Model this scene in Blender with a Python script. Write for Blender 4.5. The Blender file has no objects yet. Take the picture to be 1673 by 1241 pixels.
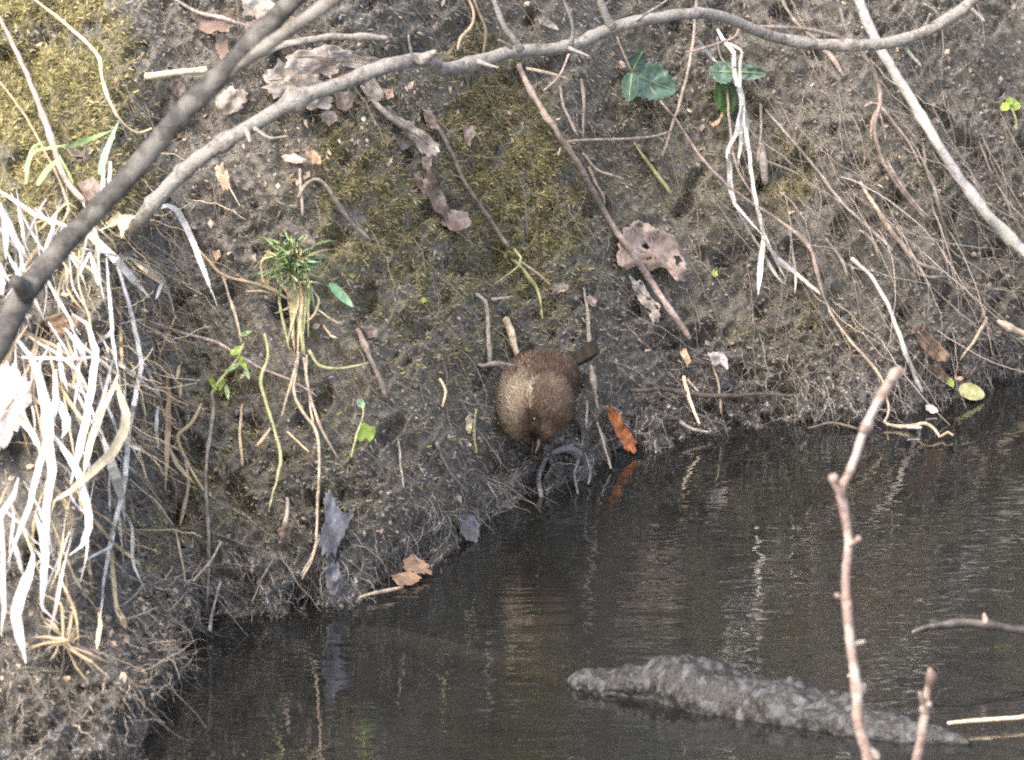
import bpy, math, random
import numpy as np
from mathutils import Vector, noise
from mathutils.bvhtree import BVHTree
random.seed(7); rng = np.random.default_rng(7)
sc = bpy.context.scene
col = sc.collection

# ------------------------------------------------------------------ camera, sky, sun, exposure
W, H = 1673.0, 1241.0            # the photograph's own pixel grid, used to measure sizes
PITCH = math.radians(14); DIST = 6.0; WID = 0.76
PX = WID / W
TGT = Vector((0, 0, 0.094))
FWD = Vector((0, math.cos(PITCH), -math.sin(PITCH)))
UP = Vector((0, math.sin(PITCH), math.cos(PITCH)))
RIGHT = Vector((1, 0, 0))
CAM = TGT - FWD * DIST
cd = bpy.data.cameras.new('camera'); cam = bpy.data.objects.new('camera', cd); col.objects.link(cam)
cam.location = CAM; cam.rotation_euler = (math.radians(90) - PITCH, 0, 0)
cd.sensor_width = 36; cd.lens = 36 * DIST / WID; cd.clip_end = 500
cd.dof.use_dof = True; cd.dof.focus_distance = 5.98; cd.dof.aperture_fstop = 20
sc.camera = cam
wd = bpy.data.worlds.new('World'); sc.world = wd; wd.use_nodes = True
nt = wd.node_tree; nt.nodes.clear()
wo = nt.nodes.new('ShaderNodeOutputWorld'); bg = nt.nodes.new('ShaderNodeBackground'); sky = nt.nodes.new('ShaderNodeTexSky')
sky.sky_type = 'NISHITA'; sky.sun_disc = False
SUN_EL, SUN_AZ = math.radians(52), math.radians(215)      # azimuth clockwise from +y: behind and left of the camera
sky.sun_elevation = SUN_EL; sky.sun_rotation = SUN_AZ; sky.dust_density = 6; sky.air_density = 1.0; sky.ozone_density = 0.6
bg.inputs['Strength'].default_value = 0.15
nt.links.new(sky.outputs[0], bg.inputs[0]); nt.links.new(bg.outputs[0], wo.inputs[0])
sl = bpy.data.lights.new('sun', 'SUN'); sl.energy = 0.6; sl.angle = math.radians(60); sl.color = (1.0, 0.985, 0.97)
so = bpy.data.objects.new('sun', sl); col.objects.link(so)
sd = Vector((math.sin(SUN_AZ) * math.cos(SUN_EL), math.cos(SUN_AZ) * math.cos(SUN_EL), math.sin(SUN_EL)))
so.rotation_euler = sd.to_track_quat('Z', 'Y').to_euler(); so.location = (-2, -3, 6)
sc.view_settings.view_transform = 'Standard'; sc.view_settings.look = 'None'
sc.view_settings.gamma = 1; sc.view_settings.use_curve_mapping = False
sc.view_settings.exposure = 2.12
sc.cycles.filter_width = 2.0
sc.cycles.use_denoising = False; sc.cycles.max_bounces = 6; sc.cycles.diffuse_bounces = 3; sc.cycles.transparent_max_bounces = 8

# ------------------------------------------------------------------ measuring helpers
def ray(px, py):
    return (FWD + RIGHT * ((px - W / 2) * PX / DIST) + UP * ((H / 2 - py) * PX / DIST))
def at_y(px, py, Y):
    d = ray(px, py); return CAM + d * ((Y - CAM.y) / d.y)
def at_z(px, py, z=0.0):
    d = ray(px, py); return CAM + d * ((z - CAM.z) / d.z)
def proj(P):                      # numpy (n,3) -> pixels
    v = P - np.array(CAM)
    t = v @ np.array(FWD)
    return W / 2 + (v[:, 0] / t) * DIST / PX, H / 2 - (v @ np.array(UP) / t) * DIST / PX

# ------------------------------------------------------------------ numpy gradient noise
_perm = rng.permutation(512).astype(np.int64); _ang = rng.random(512) * 2 * np.pi
_gx, _gy = np.cos(_ang), np.sin(_ang)
def gn(x, y, seed=0):
    xi = np.floor(x).astype(np.int64); yi = np.floor(y).astype(np.int64)
    xf = x - xi; yf = y - yi
    u = xf * xf * xf * (xf * (xf * 6 - 15) + 10); v = yf * yf * yf * (yf * (yf * 6 - 15) + 10)
    def g(ix, iy, dx, dy):
        h = _perm[(_perm[(ix + seed * 37) % 512] + iy) % 512]
        return _gx[h] * dx + _gy[h] * dy
    a = g(xi, yi, xf, yf); b = g(xi + 1, yi, xf - 1, yf); c = g(xi, yi + 1, xf, yf - 1); d = g(xi + 1, yi + 1, xf - 1, yf - 1)
    return ((a * (1 - u) + b * u) * (1 - v) + (c * (1 - u) + d * u) * v) * 1.5
def sst(a, b, x):
    t = np.clip((x - a) / (b - a), 0, 1); return t * t * (3 - 2 * t)

# ------------------------------------------------------------------ materials
MATS = {}
def newmat(name):
    m = bpy.data.materials.new(name); m.use_nodes = True; m.node_tree.nodes.clear(); MATS[name] = m
    n = m.node_tree.nodes; l = m.node_tree.links
    out = n.new('ShaderNodeOutputMaterial'); b = n.new('ShaderNodeBsdfPrincipled'); l.new(b.outputs[0], out.inputs[0])
    return m, n, l, b, out
def pm(name, c1, c2, scale=120, rough=0.75, bump=0.25, bscale=None, spec=0.3, vary=0.25, stretch=(1, 1, 1), trans=0.0, c3=None, detail=6):
    """two (three) colour grain with relief; brightness differs a little from object to object"""
    m, n, l, b, out = newmat(name)
    tc = n.new('ShaderNodeTexCoord'); mp = n.new('ShaderNodeMapping'); mp.inputs['Scale'].default_value = stretch
    l.new(tc.outputs['Object'], mp.inputs[0])
    oi = n.new('ShaderNodeObjectInfo')
    no = n.new('ShaderNodeTexNoise'); no.inputs['Scale'].default_value = scale; no.inputs['Detail'].default_value = detail; no.inputs['Roughness'].default_value = 0.7
    no.noise_dimensions = '4D'; l.new(mp.outputs[0], no.inputs['Vector']); l.new(oi.outputs['Random'], no.inputs['W'])
    r = n.new('ShaderNodeValToRGB'); r.color_ramp.elements[0].position = 0.36; r.color_ramp.elements[1].position = 0.64
    r.color_ramp.elements[0].color = (*c1, 1); r.color_ramp.elements[1].color = (*c2, 1)
    l.new(no.outputs['Fac'], r.inputs[0]); cur = r.outputs[0]
    if c3:
        n3 = n.new('ShaderNodeTexNoise'); n3.inputs['Scale'].default_value = scale * 0.3; n3.inputs['Detail'].default_value = 4
        l.new(mp.outputs[0], n3.inputs['Vector'])
        r3 = n.new('ShaderNodeValToRGB'); r3.color_ramp.elements[0].position = 0.5; r3.color_ramp.elements[1].position = 0.62
        l.new(n3.outputs['Fac'], r3.inputs[0])
        mx = n.new('ShaderNodeMixRGB'); l.new(r3.outputs[0], mx.inputs[0]); l.new(cur, mx.inputs[1]); mx.inputs[2].default_value = (*c3, 1); cur = mx.outputs[0]
    hs = n.new('ShaderNodeHueSaturation'); mr = n.new('ShaderNodeMapRange')
    mr.inputs['To Min'].default_value = 1 - vary; mr.inputs['To Max'].default_value = 1 + vary
    l.new(oi.outputs['Random'], mr.inputs[0]); l.new(mr.outputs[0], hs.inputs['Value']); l.new(cur, hs.inputs['Color'])
    l.new(hs.outputs[0], b.inputs['Base Color'])
    b.inputs['Roughness'].default_value = rough; b.inputs['Specular IOR Level'].default_value = spec
    if bump:
        nb = n.new('ShaderNodeTexNoise'); nb.inputs['Scale'].default_value = bscale or scale * 2; nb.inputs['Detail'].default_value = 5
        l.new(mp.outputs[0], nb.inputs['Vector'])
        bp = n.new('ShaderNodeBump'); bp.inputs['Strength'].default_value = bump; bp.inputs['Distance'].default_value = 0.0014
        l.new(nb.outputs['Fac'], bp.inputs['Height']); l.new(bp.outputs[0], b.inputs['Normal'])
    if trans:
        tr = n.new('ShaderNodeBsdfTranslucent'); l.new(hs.outputs[0], tr.inputs[0])
        ms = n.new('ShaderNodeMixShader'); ms.inputs[0].default_value = trans
        l.new(b.outputs[0], ms.inputs[1]); l.new(tr.outputs[0], ms.inputs[2]); l.new(ms.outputs[0], out.inputs[0])
    return m
def attrmat(name, rough=0.8, spec=0.2, bump=0.0, bscale=900, trans=0.0):
    m, n, l, b, out = newmat(name)
    a = n.new('ShaderNodeAttribute'); a.attribute_name = 'tint'
    l.new(a.outputs['Color'], b.inputs['Base Color']); b.inputs['Roughness'].default_value = rough; b.inputs['Specular IOR Level'].default_value = spec
    if trans:
        tr = n.new('ShaderNodeBsdfTranslucent'); l.new(a.outputs['Color'], tr.inputs[0])
        ms = n.new('ShaderNodeMixShader'); ms.inputs[0].default_value = trans
        l.new(b.outputs[0], ms.inputs[1]); l.new(tr.outputs[0], ms.inputs[2]); l.new(ms.outputs[0], out.inputs[0])
    return m

# soil of the bank: grey brown earth, moss where the mask says so, wet and glossy at the water's edge
m, n, l, b, out = newmat('soil')
tc = n.new('ShaderNodeTexCoord')
def nz(scale, detail=6, rough=0.65):
    x = n.new('ShaderNodeTexNoise'); x.inputs['Scale'].default_value = scale; x.inputs['Detail'].default_value = detail; x.inputs['Roughness'].default_value = rough
    l.new(tc.outputs['Object'], x.inputs['Vector']); return x
def ramp(src, stops):
    r = n.new('ShaderNodeValToRGB'); e = r.color_ramp.elements
    e[0].position, e[0].color = stops[0][0], (*stops[0][1], 1); e[1].position, e[1].color = stops[-1][0], (*stops[-1][1], 1)
    for p, c in stops[1:-1]:
        q = e.new(p); q.color = (*c, 1)
    l.new(src, r.inputs[0]); return r
def mixc(fac, a, bb, mode='MIX'):
    x = n.new('ShaderNodeMixRGB'); x.blend_type = mode
    for i, v in ((0, fac), (1, a), (2, bb)):
        if hasattr(v, 'default_value') or hasattr(v, 'is_linked'): l.new(v, x.inputs[i])
        else: x.inputs[i].default_value = v if i == 0 else (*v, 1)
    return x.outputs[0]
base = ramp(nz(420, 8, 0.8).outputs['Fac'], [(0.3, (0.03, 0.029, 0.025)), (0.47, (0.096, 0.091, 0.079)), (0.58, (0.172, 0.164, 0.145)), (0.7, (0.36, 0.345, 0.31))]).outputs[0]
patch = ramp(nz(14, 4).outputs['Fac'], [(0.38, (0.09, 0.076, 0.06)), (0.52, (0.116, 0.112, 0.098)), (0.66, (0.15, 0.146, 0.136))]).outputs[0]
c = mixc(0.3, base, patch)
am = n.new('ShaderNodeAttribute'); am.attribute_name = 'masks'
sep = n.new('ShaderNodeSeparateColor'); l.new(am.outputs['Color'], sep.inputs[0])
mossc = ramp(nz(380, 8, 0.8).outputs['Fac'], [(0.3, (0.052, 0.046, 0.024)), (0.5, (0.13, 0.117, 0.055)), (0.7, (0.28, 0.255, 0.125))]).outputs[0]
c = mixc(sep.outputs[0], c, mossc)
lowc = mixc(1.0, c, (0.68, 0.68, 0.68), 'MULTIPLY')  # deeper soil tone for the lower part of the bank
c = mixc(sep.outputs[2], c, lowc)
wetc = mixc(1.0, c, (0.8, 0.8, 0.84), 'MULTIPLY')
c = mixc(sep.outputs[1], c, wetc)
l.new(c, b.inputs['Base Color'])
mr = n.new('ShaderNodeMapRange'); mr.inputs['To Min'].default_value = 0.9; mr.inputs['To Max'].default_value = 0.2
l.new(sep.outputs[1], mr.inputs[0]); l.new(mr.outputs[0], b.inputs['Roughness'])
b.inputs['Specular IOR Level'].default_value = 0.5
l.new(sep.outputs[1], b.inputs['Coat Weight']); b.inputs['Coat Roughness'].default_value = 0.12; b.inputs['Coat IOR'].default_value = 1.6
bp = n.new('ShaderNodeBump'); bp.inputs['Strength'].default_value = 0.8; bp.inputs['Distance'].default_value = 0.002
l.new(nz(520, 6, 0.75).outputs['Fac'], bp.inputs['Height']); l.new(bp.outputs[0], b.inputs['Normal'])

# water: clear over a muddy bed, mirror-like at this low angle, faint cross ripples
m, n, l, b, out = newmat('water'); n.remove(b)
tc = n.new('ShaderNodeTexCoord')
def wnz(sx, sy, detail, dist):
    mp = n.new('ShaderNodeMapping'); mp.inputs['Scale'].default_value = (sx, sy, 1); l.new(tc.outputs['Object'], mp.inputs[0])
    x = n.new('ShaderNodeTexNoise'); x.inputs['Scale'].default_value = 1; x.inputs['Detail'].default_value = detail; x.inputs['Distortion'].default_value = dist
    l.new(mp.outputs[0], x.inputs['Vector']); return x.outputs['Fac']
amp = wnz(2.2, 1.6, 2, 0)
am_ = n.new('ShaderNodeMapRange'); am_.inputs['From Min'].default_value = 0.38; am_.inputs['From Max'].default_value = 0.62; am_.inputs['To Min'].default_value = 0.35; am_.inputs['To Max'].default_value = 1.0
l.new(amp, am_.inputs[0])
w1 = wnz(13, 40, 2, 0.6); w2 = wnz(50, 150, 1, 0.3)
mw = n.new('ShaderNodeMath'); mw.operation = 'MULTIPLY_ADD'; l.new(w2, mw.inputs[0]); mw.inputs[1].default_value = 0.12; l.new(w1, mw.inputs[2])
bp = n.new('ShaderNodeBump'); bp.inputs['Distance'].default_value = 0.0014; l.new(mw.outputs[0], bp.inputs['Height']); l.new(am_.outputs[0], bp.inputs['Strength'])
fr = n.new('ShaderNodeFresnel'); fr.inputs['IOR'].default_value = 2.3; l.new(bp.outputs[0], fr.inputs['Normal'])
gl = n.new('ShaderNodeBsdfGlossy'); gl.inputs['Roughness'].default_value = 0.01; l.new(bp.outputs[0], gl.inputs['Normal'])
tp = n.new('ShaderNodeBsdfTransparent'); tp.inputs[0].default_value = (0.56, 0.56, 0.52, 1)
df = n.new('ShaderNodeBsdfDiffuse'); df.inputs[0].default_value = (0.085, 0.088, 0.083, 1)          # silt hanging in the water
md = n.new('ShaderNodeMixShader'); md.inputs[0].default_value = 0.1; l.new(tp.outputs[0], md.inputs[1]); l.new(df.outputs[0], md.inputs[2])
ms = n.new('ShaderNodeMixShader'); l.new(fr.outputs[0], ms.inputs[0]); l.new(md.outputs[0], ms.inputs[1]); l.new(gl.outputs[0], ms.inputs[2]); l.new(ms.outputs[0], out.inputs[0])

pm('mud', (0.056, 0.059, 0.053), (0.112, 0.117, 0.107), 30, 0.9, 0.4, 90, vary=0)
pm('meadow', (0.06, 0.06, 0.025), (0.12, 0.10, 0.05), 6, 0.95, 0.3, 40, vary=0)
pm('bark_dark', (0.024, 0.0225, 0.0205), (0.08, 0.076, 0.07), 200, 0.8, 0.8, 520, c3=(0.115, 0.112, 0.102), vary=0.05)
pm('sunken_wood', (0.14, 0.12, 0.085), (0.26, 0.225, 0.165), 60, 0.8, 0.4, vary=0)
pm('bark_grey', (0.075, 0.069, 0.062), (0.255, 0.24, 0.222), 210, 0.8, 0.8, 520, c3=(0.175, 0.172, 0.156), vary=0.08)
pm('bark_grey_dark', (0.06, 0.055, 0.05), (0.185, 0.172, 0.157), 200, 0.8, 0.7, 520, c3=(0.18, 0.178, 0.16), vary=0.08)
pm('bark_pale', (0.17, 0.155, 0.15), (0.42, 0.40, 0.40), 110, 0.75, 0.45, 420, c3=(0.42, 0.44, 0.36), vary=0.05)
pm('bark_pink', (0.12, 0.083, 0.07), (0.29, 0.215, 0.185), 190, 0.7, 0.5, 420, c3=(0.34, 0.30, 0.265), vary=0.08)
pm('bark_black', (0.014, 0.012, 0.011), (0.055, 0.046, 0.04), 120, 0.4, 0.4, 420, c3=(0.075, 0.063, 0.05), spec=0.5, vary=0.05)
pm('stem_tan', (0.2, 0.16, 0.115), (0.46, 0.385, 0.285), 240, 0.75, 0.5, c3=(0.19, 0.155, 0.12), vary=0.25)
pm('stem_bright', (0.42, 0.32, 0.2), (0.68, 0.56, 0.4), 220, 0.7, 0.25, vary=0.12)
pm('stem_grey', (0.11, 0.097, 0.083), (0.3, 0.272, 0.24), 240, 0.8, 0.5, c3=(0.12, 0.108, 0.092), vary=0.25)
pm('stem_dark', (0.04, 0.032, 0.026), (0.11, 0.09, 0.072), 220, 0.6, 0.3, vary=0.2)
pm('stem_pink', (0.135, 0.106, 0.09), (0.34, 0.282, 0.248), 240, 0.75, 0.5, c3=(0.15, 0.123, 0.105), vary=0.2)
pm('stem_green', (0.16, 0.17, 0.07), (0.4, 0.38, 0.2), 150, 0.6, 0.2, vary=0.25)
pm('straw_white', (0.38, 0.372, 0.35), (0.7, 0.695, 0.68), 130, 0.6, 0.4, 600, vary=0.2, trans=0.15)
pm('straw_cream', (0.45, 0.37, 0.23), (0.74, 0.64, 0.44), 90, 0.55, 0.2, 500, vary=0.12, trans=0.15)
pm('straw_dull', (0.26, 0.2, 0.12), (0.48, 0.39, 0.25), 110, 0.65, 0.2, 500, vary=0.3, trans=0.1)
pm('leaf_grey', (0.17, 0.145, 0.125), (0.42, 0.38, 0.335), 110, 0.8, 0.5, 300, c3=(0.2, 0.165, 0.135), vary=0.15, trans=0.1)
pm('leaf_pink', (0.15, 0.115, 0.098), (0.34, 0.275, 0.24), 110, 0.8, 0.5, 300, c3=(0.17, 0.125, 0.1), vary=0.15, trans=0.12)
pm('leaf_brown', (0.09, 0.058, 0.04), (0.22, 0.15, 0.1), 90, 0.7, 0.35, 300, vary=0.2, trans=0.1)
pm('leaf_tan', (0.27, 0.19, 0.13), (0.52, 0.40, 0.29), 110, 0.75, 0.5, 300, c3=(0.25, 0.17, 0.11), vary=0.15, trans=0.1)
pm('leaf_pale', (0.28, 0.24, 0.225), (0.54, 0.495, 0.475), 80, 0.65, 0.5, 300, vary=0.08, trans=0.1)
pm('leaf_orange', (0.14, 0.055, 0.028), (0.42, 0.15, 0.05), 150, 0.6, 0.5, 300, vary=0.05, trans=0.15)
pm('leaf_wet_blue', (0.04, 0.04, 0.046), (0.15, 0.15, 0.175), 110, 0.35, 0.5, 260, c3=(0.07, 0.065, 0.065), spec=0.6, vary=0.05)
pm('leaf_ivy', (0.035, 0.07, 0.05), (0.085, 0.14, 0.105), 90, 0.5, 0.3, 260, spec=0.5, vary=0.2, trans=0.08)
pm('leaf_darkgreen', (0.016, 0.04, 0.008), (0.045, 0.09, 0.022), 90, 0.5, 0.3, 260, vary=0.1, trans=0.1)
pm('leaf_mint', (0.17, 0.33, 0.18), (0.34, 0.52, 0.33), 70, 0.5, 0.2, 260, vary=0.08, trans=0.15)
pm('leaf_lime', (0.2, 0.3, 0.05), (0.4, 0.5, 0.13), 80, 0.5, 0.2, 260, vary=0.15, trans=0.2)
pm('grass_green', (0.16, 0.25, 0.1), (0.34, 0.45, 0.22), 120, 0.5, 0.15, 400, vary=0.35, trans=0.2)
pm('log_bark', (0.005, 0.0048, 0.0044), (0.035, 0.033, 0.029), 420, 0.42, 1.0, 900, c3=(0.06, 0.062, 0.062), spec=0.45, stretch=(1, 1, 0.5), vary=0.0)
pm('root_mud', (0.04, 0.038, 0.036), (0.18, 0.178, 0.178), 190, 0.4, 0.7, 300, spec=0.5, vary=0.1)
pm('bill_horn', (0.035, 0.026, 0.02), (0.09, 0.065, 0.045), 200, 0.4, 0.1, vary=0)
pm('eye_black', (0.004, 0.003, 0.003), (0.008, 0.006, 0.005), 200, 0.08, 0, spec=0.8, vary=0)
attrmat('plumage', 0.85, 0.15, trans=0.1)
attrmat('crumb', 0.8, 0.3)
attrmat('moss_leaf', 0.75, 0.2, trans=0.2)
attrmat('fibre', 0.8, 0.2)

# ------------------------------------------------------------------ object helpers
def mesh_obj(name, verts, faces, mat, parent=None, loc=None, smooth=True):
    me = bpy.data.meshes.new(name)
    v = np.asarray(verts, dtype=np.float64).reshape(-1, 3)
    if loc is not None: v = v - np.array(loc)
    me.from_pydata(v.tolist(), [], faces if isinstance(faces, list) else faces.tolist())
    if smooth: me.polygons.foreach_set('use_smooth', [True] * len(me.polygons))
    me.materials.append(MATS[mat]); me.update()
    o = bpy.data.objects.new(name, me); col.objects.link(o)
    if parent is not None: o.parent = parent
    elif loc is not None: o.location = loc
    return o
def tag(o, label=None, cat=None, group=None, kind=None):
    if label: o['label'] = label
    if cat: o['category'] = cat
    if group: o['group'] = group
    if kind: o['kind'] = kind
    return o
def empty(name, loc, label, cat, group=None):
    o = bpy.data.objects.new(name, None); col.objects.link(o); o.location = loc; o.empty_display_size = 0.02
    return tag(o, label, cat, group)
def tint(o, cols):
    a = o.data.attributes.new('tint', 'FLOAT_COLOR', 'POINT')
    c = np.ones((len(o.data.vertices), 4)); c[:, :3] = cols; a.data.foreach_set('color', c.ravel())

# ------------------------------------------------------------------ the bank
WL = [(-900, 1060), (-300, 1040), (0, 1035), (280, 1022), (480, 1005), (600, 972), (680, 930), (760, 885), (805, 832), (930, 792), (1000, 745), (1100, 712), (1300, 692), (1450, 684), (1550, 655), (1673, 615), (2000, 590), (2700, 560)]
_p = [at_z(a, b_) for a, b_ in WL]
WX = np.array([p.x for p in _p]); WY = np.array([p.y for p in _p])
WX = np.concatenate([[-4], WX, [4]]); WY = np.concatenate([[WY[0]], WY, [WY[-1]]])
_fx = np.linspace(-4, 4, 4001); _fy = np.interp(_fx, WX, WY); _k = np.hanning(31); _fy = np.convolve(np.pad(_fy, 15, 'edge'), _k / _k.sum(), 'valid')
ME = at_z(318, 1140).x                                   # right edge of the jutting mound at the left
def bank(x, h):
    y = np.interp(x, _fx, _fy)
    y = y + np.where(h > 0, 0.50 * h + 0.25 * np.clip(h - 0.35, 0, None), 0.9 * h)
    # the mound standing forward at the left, steep below and melting into the bank above
    edge = ME - 0.03 * sst(0.02, 0.1, h) + 0.006 * gn(h * 30, x * 0 + 3.3, 5)
    mound = 1 - sst(edge - 0.045, edge + 0.004, x)
    lip = -0.35 + 0.13 * sst(edge, edge - 0.16, x) * 0
    y = y + mound * (lip * (1 - sst(0.10, 0.42, h)) + np.where(h > 0, -0.1 * h, 0) * (1 - sst(0.3, 0.5, h)))
    # streak axes: earth has slid from upper left to lower right
    ca, sa = math.cos(math.radians(58)), math.sin(math.radians(58))
    s = x * ca - h * sa; q = x * sa + h * ca
    d = 0.013 * gn(x / 0.13, h / 0.13, 1) + 0.008 * gn(x / 0.05 + 7, h / 0.05, 2)
    d += 0.0085 * gn(q / 0.018, s / 0.10, 3) + 0.0056 * gn(q / 0.0065, s / 0.055, 4) + 0.0024 * gn(q / 0.0028, s / 0.03, 27)
    big = gn(x / 0.022 + 3, h / 0.018, 6); d += 0.0045 * (1 - np.abs(big) * 2.2)
    rg = 0.3 + 0.7 * sst(-0.3, 0.35, gn(x / 0.09 + 5, h / 0.07, 26)) + 0.4 * sst(0.12, 0.03, h)     # some ground smooth and packed, some broken
    d += rg * (0.0034 * gn(x / 0.009, h / 0.008 + 9, 7) + 0.0030 * gn(x / 0.0048, h / 0.0044, 8) + 0.0015 * gn(x / 0.0027, h / 0.0025, 9))
    d += sst(0.05, 0.0, h) * (0.016 * np.clip(gn(x / 0.02, h / 0.02 + 4, 29), -0.3, 1) + 0.008 * gn(x / 0.008, h / 0.008, 30))      # ragged, lumpy margin
    pit = gn(x / 0.03 + 11, h / 0.028, 10); d -= 0.016 * sst(0.33, 0.6, pit)           # dark pockets
    pit2 = gn(x / 0.0085 + 21, h / 0.008, 14); d -= rg * 0.006 * sst(0.2, 0.5, pit2)
    d -= 0.012 * sst(0.05, 0.012, h) * sst(-0.2, 0.3, gn(x / 0.05, h * 0 + .5, 12))       # undercut by the water
    d -= 0.02 * np.exp(-((x + 0.004) / 0.02) ** 2 - ((h - 0.034) / 0.018) ** 2) + 0.014 * np.exp(-((x - 0.017) / 0.007) ** 2 - ((h - 0.02) / 0.02) ** 2)     # hollow under the bird
    side = np.exp(-((x - (edge - 0.02)) / 0.03) ** 2) * (1 - sst(0.2, 0.42, h))
    x = x + side * (0.012 * gn(y / 0.05, h / 0.04, 22) + 0.006 * gn(y / 0.018, h / 0.014, 23) + 0.004 * gn(y / 0.006, h / 0.006, 24) + 0.002 * gn(y / 0.0028, h / 0.0028, 25))
    return x, y - d * 0.86, h + d * 0.45
def axis(a, b_, step, lo, hi, g=1.12):
    v = list(np.arange(a, b_, step)); s = step; t = a; pre = []
    while t > lo: s *= g; t -= s; pre.append(t)
    s = step; t = v[-1]; post = []
    while t < hi: s *= g; t += s; post.append(t)
    return np.array(pre[::-1] + v + post)
XS = axis(-0.43, 0.45, 0.00112, -2.2, 2.2); HS = axis(-0.012, 0.50, 0.00112, -0.14, 1.25)
GX, GH = np.meshgrid(XS, HS)
bx_, by_, bz_ = bank(GX.ravel(), GH.ravel())
BP = np.stack([bx_, by_, bz_], 1); NX, NH = len(XS), len(HS)
def grid_faces(nx, ny):
    i = np.arange(nx * ny).reshape(ny, nx)
    return np.stack([i[:-1, :-1], i[:-1, 1:], i[1:, 1:], i[1:, :-1]], -1).reshape(-1, 4)
def grid_obj(name, P, nx, ny, mat):
    F = grid_faces(nx, ny); me = bpy.data.meshes.new(name)
    me.vertices.add(len(P)); me.vertices.foreach_set('co', P.astype(np.float32).ravel())
    me.loops.add(F.size); me.loops.foreach_set('vertex_index', F.astype(np.int32).ravel())
    me.polygons.add(len(F)); me.polygons.foreach_set('loop_start', np.arange(0, F.size, 4, dtype=np.int32)); me.polygons.foreach_set('loop_total', np.full(len(F), 4, dtype=np.int32))
    me.polygons.foreach_set('use_smooth', np.ones(len(F), dtype=bool)); me.update(); me.validate()
    me.materials.append(MATS[mat]); o = bpy.data.objects.new(name, me); col.objects.link(o); return o
bpx, bpy_ = proj(BP)
def blob(px, py, cx, cy, rx, ry, rot=0):
    a = math.radians(rot); dx, dy = px - cx, py - cy
    u = dx * math.cos(a) + dy * math.sin(a); v = -dx * math.sin(a) + dy * math.cos(a)
    return np.clip(1.25 * np.exp(-0.75 * ((u / rx) ** 2 + (v / ry) ** 2) ** 1.3) - 0.03, 0, 1)
MOSS = [(60, 120, 130, 250, -10, 1.0), (180, 290, 60, 90, 0, .7), (830, 290, 80, 200, -14, 1.0), (610, 340, 80, 190, -28, .6), (560, 410, 60, 60, 0, .4), (720, 440, 90, 90, 0, .4), (900, 340, 60, 140, -10, .45),
        (1290, 280, 45, 60, 0, .5), (400, 640, 60, 90, 0, .35), (330, 820, 60, 70, 0, .3), (250, 900, 40, 80, 0, .25), (760, 180, 60, 80, 0, .35), (1480, 300, 50, 120, -30, .2), (700, 400, 230, 240, -15, .3), (1100, 250, 180, 160, 0, .2), (1300, 540, 120, 70, 0, .2), (450, 700, 160, 180, 0, .2)]
def moss_mask(px, py, x, h):
    m_ = np.zeros_like(px)
    for cx, cy, rx, ry, ro, s in MOSS: m_ = np.maximum(m_, s * blob(px, py, cx, cy, rx, ry, ro))
    nn = 0.5 + 0.9 * gn(x / 0.02, h / 0.02, 15) + 0.6 * gn(x / 0.006, h / 0.006, 16)
    return np.clip(m_ * 1.25 * np.clip(nn + 0.35, 0.15, 1.3), 0, 1)
mossv = moss_mask(bpx, bpy_, GX.ravel(), GH.ravel())
cush = mossv * (0.002 + 0.006 * np.clip(gn(GX.ravel() / 0.012, GH.ravel() / 0.012, 28) + 0.35, 0, 1))
BP[:, 1] -= cush * 0.86; BP[:, 2] += cush * 0.45
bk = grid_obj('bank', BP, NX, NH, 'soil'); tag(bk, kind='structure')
wetv = sst(0.055, 0.012, BP[:, 2] + 0.022 * gn(GX.ravel() / 0.04, GH.ravel() / 0.03, 17))
a = bk.data.attributes.new('masks', 'FLOAT_COLOR', 'POINT'); cc = np.ones((len(BP), 4)); cc[:, 0] = mossv; cc[:, 1] = wetv; cc[:, 2] = sst(0.2, 0.07, BP[:, 2] + 0.05 * gn(GX.ravel() / 0.07, GH.ravel() / 0.06, 18) + 0.025 * gn(GX.ravel() / 0.02, GH.ravel() / 0.02, 19))  # third mask darkens the soil towards the foot of the bank, noisy edge
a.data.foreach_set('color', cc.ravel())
# coarse copy only for measuring where things touch the bank
si = np.arange(0, NX, 3); sj = np.arange(0, NH, 3)
G3 = BP.reshape(NH, NX, 3)[np.ix_(sj, si)].reshape(-1, 3)
BVH = BVHTree.FromPolygons([tuple(v) for v in G3.tolist()], grid_faces(len(si), len(sj)).tolist())
def hit(px, py):
    d = ray(px, py); t = 7.5
    if d.z < 0: t = min(t, (0 - CAM.z) / d.z)
    r = BVH.ray_cast(CAM, d.normalized())
    if r[0] is not None: t = min(t, r[3] / d.length)
    return t

# the water, its bed, and the ground beyond the bank and behind the viewer
def sheet(name, x0, x1, y0, y1, z, mat, nx=2, ny=2, relief=0.0, kind='structure'):
    X, Y = np.meshgrid(np.linspace(x0, x1, nx), np.linspace(y0, y1, ny)); X = X.ravel(); Y = Y.ravel()
    o = grid_obj(name, np.stack([X, Y, z + relief * gn(X / 0.15, Y / 0.15, 20) + relief * .4 * gn(X / .04, Y / .04, 21)], 1), nx, ny, mat)
    return tag(o, kind=kind)
sheet('water', -6, 6, -5.2, 1.2, 0.0, 'water')
sheet('stream_bed', -6, 6, -5.4, 1.6, -0.075, 'mud', 300, 200, 0.018)
topy = float(bank(np.array([0.0]), np.array([1.25]))[1][0])
gnd = sheet('ground', -60, 60, topy - 0.25, 70, 1.18, 'meadow', 80, 50, 0.0)
sheet('ground', -60, 60, -70, -5.1, 0.12, 'meadow', 60, 40, 0.05)

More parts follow.
